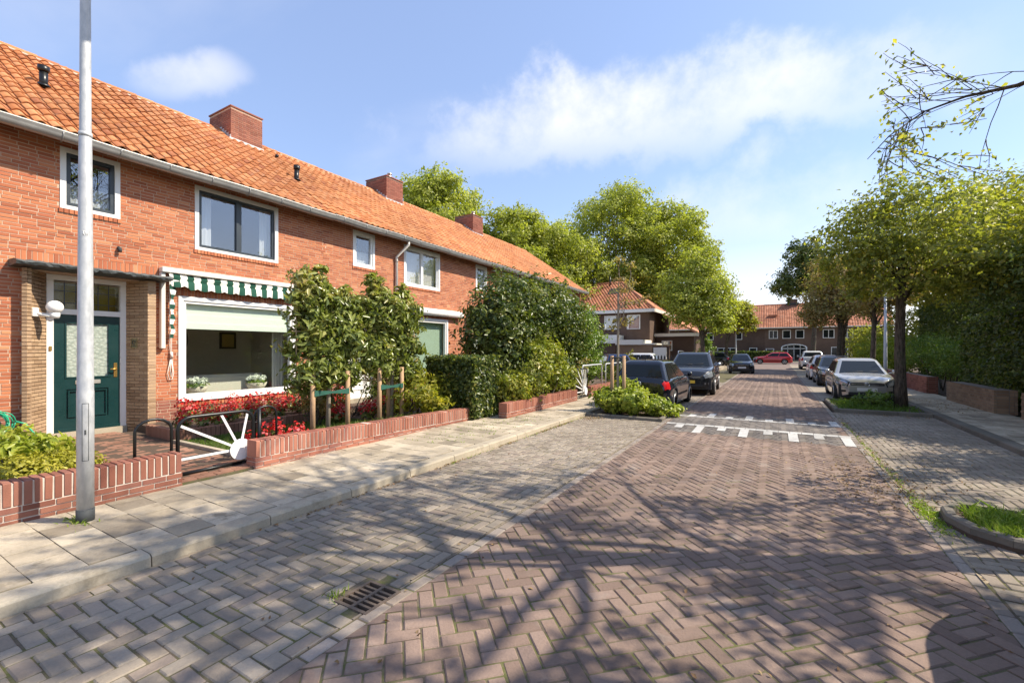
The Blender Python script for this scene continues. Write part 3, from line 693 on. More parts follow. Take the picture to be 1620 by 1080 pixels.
def roof_at(t, y, off=0.):   # t metres up the slope from the eave
    return Vector((EAVE[0]-t*math.cos(SLOPE)+off*math.sin(SLOPE), y, EAVE[1]+t*math.sin(SLOPE)+off*math.cos(SLOPE)))
SLEN = 4.18/math.cos(SLOPE)
ROOT_LBL = ['near red brick terraced house with green door and striped awning', 'second terraced house with white roller shutter box behind the pleached trees', 'third terraced house half hidden behind the tall leafy bush', 'end terraced house at the far end of the orange roof']
houses = []
VENTS = [(2.3, 2.95, 3.2), (8.55, 2.7, 2.9)]
for hi in range(4):
    y0, y1 = HS[hi], HS[hi+1]; k = hi*HP
    hs = empty('terraced_house', (0, 0, 0)); tag(hs, ROOT_LBL[hi], 'house', 'houses of the red brick terrace'); houses.append(hs)
    up = (4.47+k, 6.22+k, 3.63, 4.93); sm = (2.5+k, 3.28+k, 3.93, 4.94); big = (4.18+k, 6.66+k, .58, 2.66); door = (2.08+k, 3.75+k, .0, 2.86)
    sill = [(up[0]-.02, up[1]+.02, up[2]-.075, up[2]), (sm[0]-.02, sm[1]+.02, sm[2]-.075, sm[2]), (big[0]-.02, big[1]+.02, big[2]-.11, big[2])]
    lint = [(2.0+k, 3.9+k, 2.96, 3.16), (big[0]-.02, big[1]+.02, big[3], big[3]+.2)]
    holes = [up, sm, big, door]
    wall = core(y0+.002, y1, .05, 5.06, holes, XF-.005, XF-.26, M['mortar'], hs)
    pieces('brick', wall, brick_mats(y0, y1, .05+CH*10, 5.03, holes+sill+lint, tooth=(hi > 0, hi < 3)), bm(), M['brick'], 300 if hi < 2 else 0, 'brickwork')
    pieces('plinth_brick', wall, brick_mats(y0, y1, .05, .05+CH*10, holes+sill, tooth=(hi > 0, hi < 3)), bm(), M['brick_low'], 60 if hi == 0 else 0, 'plinth_brickwork')
    so = [m for s in sill for m in soldier(s[0], s[1], s[2], s[3], XF+.02, .07)]+[m for s in lint for m in soldier(s[0], s[1], s[2], s[3])]
    pieces('soldier_brick', wall, so, bm(), M['brick'], 150 if hi == 0 else 0, 'soldier_brickwork')
    wc = 'anthracite' if hi == 0 else 'plastic_white'
    window(hs, *up, wc, 2, inner='curtain' if hi == 0 else 'blind'); window(hs, *sm, wc, 1, inner='net')
    # ground floor picture window
    pw = ring(MB(), XF-.14, XF+.02, *big, .085).build('window', M['white'], hs); pw['label'] = 'large white picture window'
    MB().box((XF-.2, big[0]-.0, big[2]-.0), (XF+.055, big[1]+.0, big[2]+.03)).build('sill', M['white'], pw)
    ring(MB(), XF-.1, XF-.002, big[0]+.087, big[1]-.087, big[2]+.087, big[3]-.087, .05).build('sash', M['white'], pw)
    MB().box((XF-.06, big[0]+.137, big[2]+.137), (XF-.05, big[1]-.137, big[3]-.137)).build('pane', M['glass'], pw)
    if hi == 0:
        ra, rb = 1.7, 7.2; xb = -13.0
        rm = MB(); rm.add([(xb, ra, .2), (xb, rb, .2), (xb, rb, 2.75), (xb, ra, 2.75)], [(0, 1, 2, 3)]); rm.add([(XF-.27, ra, .2), (xb, ra, .2), (xb, ra, 2.75), (XF-.27, ra, 2.75)], [(0, 1, 2, 3)]); rm.add([(XF-.27, rb, .2), (xb, rb, .2), (xb, rb, 2.75), (XF-.27, rb, 2.75)], [(0, 1, 2, 3)]); rm.add([(XF-.27, ra, 2.75), (XF-.27, rb, 2.75), (xb, rb, 2.75), (xb, ra, 2.75)], [(0, 1, 2, 3)])
        rm.build('room_wall', M['room'], hs); MB().add([(XF-.27, ra, .2), (XF-.27, rb, .2), (xb, rb, .2), (xb, ra, .2)], [(0, 1, 2, 3)]).build('room_floor', M['room_floor'], hs)
        MB().box((XF-.62, big[0]-.1, big[2]-.03), (XF-.142, big[1]+.1, big[2]+.045)).build('window_ledge', M['white'], hs)
        bl = MB(); zt = big[3]-.14
        for i, (za, zb, off) in enumerate(((2.02, 2.14, .03), (2.11, 2.30, .015), (2.27, zt, 0))): bl.box((XF-.118+off, big[0]+.14, za), (XF-.105+off, big[1]-.16, zb))
        bo = bl.build('roman_blind', M['blind'], pw); bo['label'] = 'half raised pale green roman blind'
        cu = MB(); vs = [(XF-.5+.05*math.sin(i*1.7), 6.62+.02*i-.25, z) for z in (.25, 2.7) for i in range(16)]; cu.add(vs, [(i, i+1, 17+i, 16+i) for i in range(15)], True); cu.build('curtain', M['curtain'], hs)
        dg = 3.0
    elif hi == 1:
        MB().box((XF-.2, big[0]+.1, .95), (XF-.19, big[1]-.1, big[3])).build('blind', M['blind_dark'], pw); MB().box((XF-.24, big[0]+.1, .6), (XF-.23, big[1]-.1, .97)).build('frosted_film', M['blind'], pw)
        rb_ = MB(); rb_.tube([(XF+.11, 9.6, 2.86), (XF+.11, 13.2, 2.86)], .115, 14); o = rb_.build('shutter_box', M['plastic_white'], hs); o['label'] = 'white rolled awning cassette'
        MB().box((XF-.0, 9.62, 2.80), (XF+.1, 13.18, 2.99)).build('shutter_bracket', M['plastic_white'], hs)
    else:
        MB().box((XF-.2, big[0]+.1, big[2]+.1), (XF-.19, big[1]-.1, big[3])).build('blind', M['cream'], pw)
    # porch: splayed yellow brick sides, canopy, door
    XD = -10.4; dl, drr = 2.41+k, 3.46+k
    po = MB()
    po.prism([(XF+.174, 2.086+k), (XD-.1, dl-.004), (XD-.1, 2.086+k)], .05, 2.87); po.prism([(XF+.174, 3.636+k), (XF+.174, 3.744+k), (XD-.1, 3.744+k), (XD-.1, drr+.004)], .05, 2.87)
    porch = po.build('porch', M['mortar'], hs)
    for (xa, ya, xb_, yb) in ((XF+.183, 2.08+k, XD-.003, dl), (XD-.003, drr, XF+.183, 3.63+k)):
        L = math.hypot(xb_-xa, yb-ya); an = math.atan2(yb-ya, xb_-xa); ms = []
        # bricks along the splay (local x along, y outwards)
        nx, ny = math.sin(an), -math.cos(an)
        if ny*0+nx < 0: nx, ny = -nx, -ny
        for i in range(49):
            z = .05+(i+.5)*CH; parts = ((.0, .205), (.216, .421), (.432, L)) if i % 2 else ((.0, .10), (.111, .316), (.327, .532), (.543, L))
            for p, q in parts:
                q = min(q, L)
                if q-p < .02: continue
                m = (p+q)/2; ms.append(Matrix.Translation((xa+math.cos(an)*m+nx*(-.02), ya+math.sin(an)*m+ny*(-.02), z)) @ Matrix.Rotation(an, 4, 'Z') @ Matrix.Diagonal((q-p, .06, CH-.011, 1)))
        for i in range(49):
            z = .05+(i+.5)*CH
            if xa > xb_: ms.append(Matrix.Translation((XF+.09, 2.11+k, z)) @ Matrix.Diagonal((.17, .06, CH-.011, 1)))
            else: ms.append(Matrix.Translation((XF+.15, 3.692+k, z)) @ Matrix.Diagonal((.06, .115, CH-.011, 1)))
        pieces('pier_brick', porch, ms, bm(), M['brick_yellow'], 130 if hi == 0 else 0, 'pier_brickwork')
    # narrow yellow quoins on the facade beside the porch
    ms = []
    for i in range(49):
        for ya, yb in ((2.02+k, 2.115+k), (3.725+k, 3.82+k)):
            if i % 2: ms.append(Matrix.Translation((XF-.012, (ya+yb)/2, .05+(i+.5)*CH)) @ Matrix.Diagonal((.05, yb-ya, CH-.011, 1)))
    cp = MB(); n = 40
    for i in range(n):
        a, b = 1.93+k+(2.0)*i/n, 1.93+k+2.0*(i+1)/n
    vs = []; prof = [(XF-.0, 2.985), (XF+.30, 2.965), (XF+.40, 2.95), (XF+.425, 2.925), (XF+.41, 2.89), (XF+.0, 2.875)]
    for i in range(n+1):
        y = 1.93+k+2.0*i/n
        for x, z in prof: vs.append((x+(random.gauss(0, .004) if x > XF+.2 else 0), y, z+random.gauss(0, .008)*(x > XF+.2)))
    pn = len(prof); cp.add(vs, [(i*pn+j, i*pn+(j+1) % pn, (i+1)*pn+(j+1) % pn, (i+1)*pn+j) for i in range(n) for j in range(pn)]+[tuple(range(pn)), tuple(n*pn+j for j in range(pn))[::-1]], False)
    o = cp.build('canopy', M['lead'], hs); o['label'] = 'flat dark bitumen covered porch canopy'
    # door frame, transom, door
    fr = MB(); fr.box((XD-.1, dl, .1), (XD+.02, dl+.085, 2.86)); fr.box((XD-.1, drr-.085, .1), (XD+.02, drr, 2.86)); fr.box((XD-.1, dl+.085, 2.20), (XD+.025, drr-.085, 2.29)); fr.box((XD-.1, dl+.085, 2.77), (XD+.02, drr-.085, 2.86))
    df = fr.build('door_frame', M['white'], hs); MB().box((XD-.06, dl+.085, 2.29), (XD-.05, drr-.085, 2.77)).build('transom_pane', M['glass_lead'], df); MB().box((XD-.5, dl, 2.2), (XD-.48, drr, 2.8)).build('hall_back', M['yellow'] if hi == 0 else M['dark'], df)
    lm = MB(); ya, yb = dl+.085, drr-.085
    for i in range(1, 6): y = ya+(yb-ya)*i/6; lm.box((XD-.052, y-.005, 2.29), (XD-.044, y+.005, 2.77))
    for z in (2.40, 2.60): lm.box((XD-.0515, ya, z-.005), (XD-.0445, yb, z+.005))
    lm.build('leading', M['anthracite'], df)
    dm = 'green_door' if hi == 0 else ('white', 'anthracite', 'white')[hi-1]
    a, b = dl+.087, drr-.087; za, zb = .2, 2.198; dd = MB(); gl = (a+.16, b-.16, 1.13, 2.05); lo_ = (a+.14, b-.14, .42, .92)
    for bx in ((a, gl[0], za, zb), (gl[1], b, za, zb), (gl[0], gl[1], gl[3], zb), (gl[0], gl[1], .92, gl[2]), (gl[0], gl[1], za, .42)): dd.box((XD-.06, bx[0], bx[2]), (XD-.01, bx[1], bx[3]))
    ring(dd, XD-.058, XD-.0, gl[0]-.02, gl[1]+.02, gl[2]-.02, gl[3]+.02, .022); ring(dd, XD-.058, XD-.002, gl[0]+.02, gl[1]-.02, .44, .90, .02)
    dd.box((XD-.055, gl[0], .42), (XD-.03, gl[1], .92)); dd.box((XD-.01, a, .2), (XD+.02, b, .255))
    d_ = dd.build('door', M[dm], hs); d_['label'] = 'dark green front door with figured glass' if hi == 0 else 'front door in the porch'
    MB().box((XD-.04, gl[0], gl[2]), (XD-.028, gl[1], gl[3])).build('pane', M['frosted'], d_)
    lb = MB(); lb.cbox((XD-.01, a+.27, 1.0), (XD+.004, b-.27, 1.07), .006); lb.build('letterbox', M['steel'], d_)
    hd = MB(); hd.cbox((XD-.01, b-.085, 1.1), (XD+.002, b-.035, 1.36), .006); hd.tube([(XD, b-.06, 1.25), (XD+.06, b-.06, 1.25), (XD+.06, b-.15, 1.25)], .012, 8); hd.build('handle', M['brass'], d_)
    MB().box((XD-.15, dl-.0, .05), (XD+.06, drr, .1995)).build('threshold', M['kerb'], hs)
    # roof
    rf = MB(); q = [roof_at(-.02, y0, -.05), roof_at(-.02, y1, -.05), roof_at(SLEN, y1, -.05), roof_at(SLEN, y0, -.05)]; rf.add(q, [(0, 1, 2, 3)])
    bk = Vector((RIDGE[0]-4.2, 0, EAVE[1])); rf.add([q[3], q[2], (bk.x, y1, bk.z), (bk.x, y0, bk.z)], [(0, 1, 2, 3)])
    roof = rf.build('roof', M['rooftile'], hs)
    ms = []; rows = int(SLEN/TG)+1; cols = int(round((y1-y0)/TW)); sw_ = (y1-y0)/cols; chy = (HS[hi+1]-.80, HS[hi+1]+.12)
    Rr = Matrix.Rotation(SLOPE, 4, 'Y')
    for r in range(rows):
        for c in range(cols):
            p = roof_at(r*TG-.06, y0+c*sw_, .012+random.gauss(0, .003)+.02*math.sin(y0+c*sw_*.7+r*.3)*.5)
            if r*TG > SLEN-.12: continue
            ms.append(Matrix.Translation(p) @ Matrix.Rotation(random.gauss(0, .012), 4, 'Z') @ Rr @ Matrix.Rotation(random.gauss(0, .008), 4, 'X'))
    pieces('roof_tile', roof, ms, TILE, M['rooftile'], 300 if hi < 2 else 0, 'tile_field')
    # ridge tiles
    rt = MB(); prof = [(.13*math.cos(w), .09*math.sin(w)) for w in np.linspace(0, PI, 7)]; rt.add([(x, yy, z) for yy in (0, .36) for x, z in prof], [(i, i+1, 8+i, 7+i) for i in range(6)]+[tuple(range(7))], True); rme = rt.mesh('ridge_tile')
    if hi < 4:
        ms = []; y = y0
        while y < y1-.1: ms.append(Matrix.Translation((RIDGE[0], y, RIDGE[1]-.03+random.gauss(0, .006))) @ Matrix.Rotation(R(1.6), 4, 'X')); y += .35
        pieces('ridge_tile', roof, ms, rme, M['rooftile'], 40 if hi < 3 else 0, 'ridge_field')
    MB().tube([(RIDGE[0]+.125, y0, RIDGE[1]-.055), (RIDGE[0]+.125, y1, RIDGE[1]-.055)], .028, 6).build('ridge_mortar', M['ridge'], roof)
    # boxed eave, gutter with brackets
    MB().box((XF-.0, y0, 5.032), (EAVE[0]-.02, y1, 5.05)).build('soffit', M['art'], hs)  # dark brown colour stands in for the shadow under the eaves
    gt = MB(); prof = [(-.075, .09), (-.075, .02), (-.05, -.035), (0, -.055), (.05, -.035), (.078, .02), (.08, .085), (.095, .09), (.09, .075), (.07, .02), (.045, -.025), (0, -.043), (-.045, -.025), (-.065, .02), (-.065, .09)]
    gx, gz = EAVE[0]+.03, 4.94; gy0, gy1 = y0, y1+(.12 if hi == 3 else 0)
    n_ = 20; vs = [(gx+x, gy0+(gy1-gy0)*i/n_, gz+z+.008*math.sin(i*.9+hi)) for i in range(n_+1) for x, z in prof]; pn = len(prof)
    gt.add(vs, [(i*pn+j, (i+1)*pn+j, (i+1)*pn+(j+1) % pn, i*pn+(j+1) % pn) for i in range(n_) for j in range(pn)], True)
    go = gt.build('gutter', M['zinc'], hs)
    y = y0+.3
    while y < y1:
        br = MB(); br.tube([(gx-.08, y, gz+.0), (gx-.055, y, gz-.04), (gx, y, gz-.062), (gx+.055, y, gz-.04), (gx+.09, y, gz+.03), (gx+.09, y, gz+.085)], .008, 5); br.build('gutter_bracket', M['zinc'], go); y += .72
    # chimney on the party wall
    if hi < 3:
        cy0, cy1 = HS[hi+1]-.62, HS[hi+1]+.28; cx0, cx1 = -14.5, -13.32; ct = 8.52
        ck = MB().box((cx0+.008, cy0+.008, 7.2), (cx1-.008, cy1-.008, ct-.004)).build('chimney', M['mortar_dark'] if hi else M['mortar'], hs)
        ms = []; n_ = int((ct-7.2)/CH)
        for i in range(n_):
            z = 7.2+(i+.5)*CH
            y = cy0-(.1 if i % 2 else 0)
            while y < cy1:
                a, b = max(y, cy0), min(y+.205, cy1); y += .216
                if b-a > .03:
                    ms.append(Matrix.Translation((cx1-.025, (a+b)/2, z)) @ Matrix.Diagonal((.05, b-a, CH-.01, 1))); ms.append(Matrix.Translation((cx0+.025, (a+b)/2, z)) @ Matrix.Diagonal((.05, b-a, CH-.01, 1)))
            x = cx0+.055-(.1 if i % 2 else 0)
            while x < cx1-.055:
                a, b = max(x, cx0+.055), min(x+.205, cx1-.055); x += .216
                if b-a > .03:
                    ms.append(Matrix.Translation(((a+b)/2, cy0+.025, z)) @ Matrix.Diagonal((b-a, .05, CH-.01, 1))); ms.append(Matrix.Translation(((a+b)/2, cy1-.025, z)) @ Matrix.Diagonal((b-a, .05, CH-.01, 1)))
        pieces('chimney_brick', ck, ms, bm(), M['brick_wall'] if hi == 0 else M['brick_low'], 160 if hi == 0 else 60, 'chimney_brickwork')
        MB().box((cx0-.02, cy0-.02, ct), (cx1+.02, cy1+.02, ct+.035)).build('chimney_cap', M['brick_low'], ck)
        fl = MB(); fl.box((cx1-.0, cy0-.04, 7.50), (cx1+.012, cy1+.04, 7.64)); 
        for i in range(5): fl.box((cx1-.1-i*.12, cy0-.012, 7.60+i*.082), (cx1-i*.12+.0, cy0+.0, 7.72+i*.082))
        fl.build('flashing', M['lead_flash'], ck)
        if hi: 
            pot = MB(); pot.tube([(cx1-.3, cy0+.45, ct+.03), (cx1-.3, cy0+.45, ct+.25)], .07, 12); pot.tube([(cx1-.3, cy0+.45, ct+.25), (cx1-.3, cy0+.45, ct+.29)], .1, 12); pot.build('flue', M['steel'], ck)
    # side wall at the row end
    if hi == 3:
        sw = MB(); sw.prism([(XF, .0), (XF, 0.), (XF, 0)], 0, 0) if False else None
        gwall = MB().add([(XF-.004, y1-.004, .05), (RIDGE[0]*2-XF, y1-.004, .05), (RIDGE[0]*2-XF, y1-.004, 5.05), (RIDGE[0], y1-.004, RIDGE[1]-.1), (XF-.004, y1-.004, 5.0)], [(0, 1, 2, 3, 4)]).build('gable_wall', M['brick'], hs)
        vg = MB(); a_, b_ = roof_at(-.1, y1-.05, -.08), roof_at(SLEN, y1-.05, -.08); vg.add([a_, b_, b_+Vector((0, .12, 0)), a_+Vector((0, .12, 0)), a_+Vector((0, 0, .12)), b_+Vector((0, 0, .12)), b_+Vector((0, .12, .12)), a_+Vector((0, .12, .12))], [(0, 1, 2, 3), (4, 5, 6, 7), (0, 1, 5, 4), (1, 2, 6, 5), (2, 3, 7, 6), (3, 0, 4, 7)]); vg.build('verge', M['rooftile'], hs)
    if hi == 0:
        sw = MB().add([(XF-.004, y0+.004, .05), (RIDGE[0]*2-XF, y0+.004, .05), (RIDGE[0]*2-XF, y0+.004, 5.05), (RIDGE[0], y0+.004, RIDGE[1]-.1), (XF-.004, y0+.004, 5.0)], [(0, 1, 2, 3, 4)]).build('gable_wall', M['brick'], hs)
    bw = MB().box((RIDGE[0]*2-XF-.2, y0+.01, .05), (RIDGE[0]*2-XF, y1-.01, 5.02)).build('rear_wall', M['brick'], hs)
h1, h2 = houses[0], houses[1]
VA, VB = (2.55, 2.7), (2.2, 7.62)
# roof vents
for hs_, yv, tv, hh in ((h1, VA[1], VA[0], .36), (h2, VB[1], VB[0], .40), (h2, 8.05, 4.2, .12)):
    p = roof_at(tv, yv, .03); v = MB()
    if hh < .2: v.tube([p, p+Vector((.05, 0, .08))], .05, 8)
    else:
        ax = Vector((.10, -.02, 1)).normalized() if hs_ is h1 else Vector((0, .04, 1)).normalized()
        v.tube([p-ax*.1, p+ax*hh*.72], .062, 14); v.tube([p+ax*hh*.72, p+ax*hh*.78, p+ax*hh], [.075, .085, .085], 14)
        v.tube([p-ax*.02, p+ax*.04], [.13, .07], 14)
    v.build('roof_vent', M['black'], hs_)
# downpipe with offset
dp = MB(); yy = 9.98
dp.tube([(EAVE[0]+.03, yy+.16, 4.92), (EAVE[0]+.03, yy+.16, 4.82), (XF+.06, yy, 4.45), (XF+.06, yy, .1)], .042, 10)
o = dp.build('downpipe', M['cream'], h2)
for z in (4.3, 3.2, 2.0): MB().tube([(XF+.06, yy, z), (XF+.06, yy, z+.05)], .05, 10).build('pipe_clip', M['zinc'], o)
# wall lamp (globe), house number plate, door bell, small wall vent
wl = MB(); wl.cbox((XF+.02, 2.16, 2.12), (XF+.10, 2.24, 2.26), .01); wl.tube([(XF+.06, 2.2, 2.17), (XF+.16, 2.36, 2.14)], .03, 8)
w_ = wl.build('wall_lamp', M['white'], h1); w_['label'] = 'white globe lamp beside the door'
MB().lathe([(.105*math.sin(t), -.105*math.cos(t)) for t in np.linspace(.05, PI-.05, 12)], 20, (XF+.17, 2.40, 2.28)).build('globe', M['opal'], w_); MB().lathe([(.05, 0), (.062, .04), (.062, .09)], 16, (XF+.17, 2.40, 2.10)).build('lamp_holder', M['white'], w_)
an = math.atan2(.17, .483); c_ = Vector((-10.2, 3.53, 1.72)); T = Matrix.Translation(c_+Vector((.013, -.013, 0))) @ Matrix.Rotation(an, 4, 'Z')
npl = MB(); npl.box((-.07, -.012, -.09), (.07, -.004, .09), T); npo = npl.build('number_plate', M['glass_lead'], h1); MB().lathe([(.045, 0), (.045, .004)], 14, (0, 0, 0)).mesh('d')
em = MB(); em.tube([T @ Vector((.035*math.cos(w), -.016, .035*math.sin(w)+.01)) for w in np.linspace(.3, 5.2, 12)], .006, 5); em.tube([T @ Vector((-.03, -.016, -.05)), T @ Vector((.035, -.016, -.05))], .005, 5); em.build('plate_emblem', M['anthracite'], npo)
MB().cbox((-10.385, 2.437, 1.58), (-10.36, 2.472, 1.66), .006).build('door_bell', M['brass'], h1)
MB().tube([(XF-.02, 3.26, 3.42), (XF+.05, 3.26, 3.40), (XF+.06, 3.26, 3.34)], .03, 8).build('overflow_pipe', M['dark'], h1)
# awning: cream head box and side rails, folded striped canvas with scalloped valance, cord
ah = MB(); ah.cbox((XF+.0, 3.86, 3.07), (XF+.15, 7.02, 3.17), .012); aw = ah.build('awning', M['cream'], h1); aw['label'] = 'retracted green and white striped canvas awning'
for y in (3.86, 6.93): MB().cbox((XF+.002, y, 1.62), (XF+.10, y+.075, 3.065), .01).build('side_rail', M['cream'], aw)
cv = MB(); n = 120; rows = [(.10, 3.07), (.14, 3.01), (.09, 2.97), (.14, 2.93)]
def scal(y): return abs(math.sin((y-3.98)/.245*PI))
vs = []
for x, z in rows:
    for i in range(n+1): y = 3.98+(6.90-3.98)*i/n; vs.append((XF+x+.012*math.sin(y*6.1+z*9), y, z-.03*math.sin((y-3.98)*2.1)*.5-(.06 if y < 4.25 else 0)*((3.07-z)/.2)))
for i in range(n+1):
    y = 3.98+(6.90-3.98)*i/n; vs.append((XF+.145+.018*math.sin(y*9.3), y, 2.84-.04*scal(y)-(.03 if 4.3 < y < 6.6 else 0)))
rn = len(rows)+1; cv.add(vs, [(r*(n+1)+i, r*(n+1)+i+1, (r+1)*(n+1)+i+1, (r+1)*(n+1)+i) for r in range(rn-1) for i in range(n)], True); cv.build('valance', M['awning'], aw)
for yb, sg in ((3.975, 1), (6.9, -1)):
    sd = MB(); vs = []
    for i in range(19):
        z = 3.0-i*.065; vs += [(XF+.15, yb+sg*(.015+.01*math.sin(i*1.3)), z), (XF+.10, yb+sg*(.10+.02*math.sin(i*1.7)+(.10*max(0, 1-i/5))), z-.01)]
    sd.add(vs, [(2*i, 2*i+1, 2*i+3, 2*i+2) for i in range(18)], True); sd.build('side_curtain', M['awning_z'], aw)
cd = MB(); x_ = XF+.03
cd.tube([(x_, 4.02, 3.0), (x_, 4.03, 1.62), (x_, 4.05, 1.45)], .007, 5); cd.tube([(x_+.01, 4.07, 3.0), (x_, 4.055, 1.62), (x_, 4.05, 1.45)], .007, 5)
cd.tube([(x_, 4.05, 1.55), (x_+.02, 4.05, 1.5), (x_+.01, 4.055, 1.44)], .026, 7); cd.tube([(x_, 4.045, 1.45), (x_, 3.99, 1.15), (x_, 4.02, 1.02), (x_, 4.07, 1.03), (x_, 4.09, 1.15), (x_, 4.055, 1.45)], .008, 5); cd.tube([(x_, 4.05, 1.45), (x_+.01, 4.03, 1.2), (x_+.01, 4.05, 1.06), (x_+.01, 4.07, 1.2), (x_, 4.05, 1.45)], .007, 5)
cd.build('cord', M['cream'], aw)
# things inside the room
def flower_pot(y, label):
    p = empty('flower_pot', (XF-.30, y, .626)); tag(p, label, 'flower pot', 'bowls of white hydrangea on the window ledge')
    MB().lathe([(.09, 0), (.11, .005), (.19, .13), (.225, .215), (.20, .215), (.17, .18)], 22).build('bowl', M['terracotta'], p)
    for i in range(7):
        a = i*PI/3+.3; c = (.13*math.cos(a), .15*math.sin(a), .30+.025*(i % 2)) if i < 6 else (0, 0, .36)
        P, d = ball(90, c, (.068, .068, .06), .15); leaves('bloom', P, d+RNG.normal(size=P.shape)*.3, .034, M['hydrangea'], p, aspect=.9)
    P, d = ball(150, (0, 0, .24), (.24, .24, .07)); leaves('foliage', P, d+np.array([0, 0, .6]), .09, M['lf_bright'], p)
flower_pot(4.62, 'stone bowl of white hydrangeas at the left of the picture window'); flower_pot(5.88, 'stone bowl of white hydrangeas at the right of the picture window')
for i, (y, hh) in enumerate(((4.36, .20), (4.46, .15))):
    o = MB().lathe([(.035, 0), (.037, hh*.6), (.015, hh*.75), (.015, hh)], 12, (0, 0, 0)).build('glass_bottle', M['glass_lead'], None); o.location = (XF-.28, y, .626); tag(o, 'taller small bottle on the window ledge corner' if i == 0 else 'shorter small bottle on the window ledge corner', 'bottle', 'bottles on the ledge')
sf = empty('sofa', (-11.7, 5.5, .2)); tag(sf, 'cream sofa behind the picture window', 'sofa')
MB().cbox((-.45, -.95, .1), (.45, .95, .42), .05).build('seat', M['sofa'], sf); MB().cbox((.3, -1.05, .1), (.52, 1.05, .82), .07).build('backrest', M['sofa'], sf)
for s in (-1, 1): MB().cbox((-.45, s*1.0-.12, .1), (.3, s*1.0+.12, .6), .05).build('armrest', M['sofa'], sf)
def picture(y, z, w, h, m, label, cat='picture', name='picture_frame'):
    o = empty(name, (-12.98, y, z)); tag(o, label, cat); ring(MB(), 0, .03, -w/2, w/2, -h/2, h/2, .05).build('frame', M['art'], o); MB().box((0, -w/2+.05, -h/2+.05), (.012, w/2-.05, h/2-.05)).build('print', M[m], o)
picture(6.55, 1.85, .42, .45, 'yellow', 'dark framed mustard picture seen through the picture window')
mr_ = empty('oval_mirror', (-12.97, 5.35, 1.85)); tag(mr_, 'dark oval mirror on the living room wall', 'mirror')
MB().lathe([(.30, 0), (.30, .03), (.2, .045), (.19, .03)], 24, axis='x').build('frame', M['art'], mr_); MB().lathe([(.19, 0), (.19, .02)], 24, axis='x').build('mirror_glass', M['steel'], mr_)
for c in mr_.children: c.scale = (1, .75, 1.15)

# ------------------------------------------------------------------ front gardens
def move_root(root, base):
    root.location = base
    for c in root.children: c.matrix_parent_inverse = Matrix.Translation(-Vector(base))
for i, hs in enumerate(houses): move_root(hs, (XF, HS[i]+.1, .05))
gd = MB().box((-10.05, -6, -.12), (-5.92, 25.1, .12)).build('garden_ground', M['soil']); tag(gd, 'dark soil of the front gardens', 'garden soil', kind=ST)
def garden_wall(label, x, y0, y1, base=PZ-.03, sink=lambda y: 0., mat='brick_wall', mort='mortar_pale', courses=3, nobj=300, ends=True, thick=.21):
    """low wall: stretcher courses with a soldier course on top; face at x (+X side)"""
    o = empty('garden_wall'); tag(o, label, 'garden wall', 'low brick walls along the left pavement')
    top = base+courses*CH; hh = .215
    cb = MB(); ny = max(2, int((y1-y0)/.8))
    for i in range(ny):
        a, b = y0+(y1-y0)*i/ny, y0+(y1-y0)*(i+1)/ny; s = sink((a+b)/2)
        cb.box((x-thick+.008, a+(.008 if i == 0 else 0), base-.15), (x-.008, b-(.008 if i == ny-1 else 0), top+hh-.012+s))
    cb.build('wall_core', M[mort], o)
    ms = []
    for xx, face in ((x-.03, 1), (x-thick+.03, -1)):
        for i in range(-2, courses):
            y = y0-(.108 if i % 2 else 0)
            while y < y1:
                a, b = max(y, y0), min(y+.205, y1); y += .216
                if b-a < .03: continue
                ms.append(Matrix.Translation((xx+random.gauss(0, .0012), (a+b)/2, base+(i+.5)*CH+sink((a+b)/2))) @ Matrix.Rotation(random.gauss(0, .006), 4, 'X') @ Matrix.Diagonal((.06, b-a, CH-.012, 1)))
    for yy in (y0+.03, y1-.03):
        for i in range(-2, courses): ms.append(Matrix.Translation((x-thick/2, yy, base+(i+.5)*CH+sink(yy))) @ Matrix.Diagonal((thick-.13, .06, CH-.012, 1)))
    pieces('brick', o, ms, bm(), M[mat], nobj//2, 'brickwork')
    so = []; n = round((y1-y0)/.064); st = (y1-y0)/n
    for i in range(n):
        y = y0+(i+.5)*st; so.append(Matrix.Translation((x-thick/2+random.gauss(0, .002), y, top+hh/2+sink(y)+random.gauss(0, .002))) @ Matrix.Rotation(random.gauss(0, .01), 4, 'X') @ Matrix.Diagonal((thick, st-.012, hh, 1)))
    me = MB().cbox((-.5, -.5, -.5), (.5, .5, .5), .045).mesh('coping_brick')
    pieces('coping_brick', o, so, me, M[mat], nobj//2, 'coping_brickwork')
    move_root(o, (x, y0, base)); return o
garden_wall('low red brick wall with upright coping behind the lamp post', -5.70, -1.2, 2.40)
garden_wall('long low brick wall in front of the red flowers and pleached trees', -5.66, 3.19, 7.95, sink=lambda y: -.022*max(0, y-3.2), nobj=300)
garden_wall('brick garden wall overhung by the tall ivy bush', -5.08, 8.35, 12.4, sink=lambda y: -.03, nobj=200)
garden_wall('low brick garden wall beyond the second sun gate', -5.1, 13.6, 22, sink=lambda y: -.03, nobj=20)
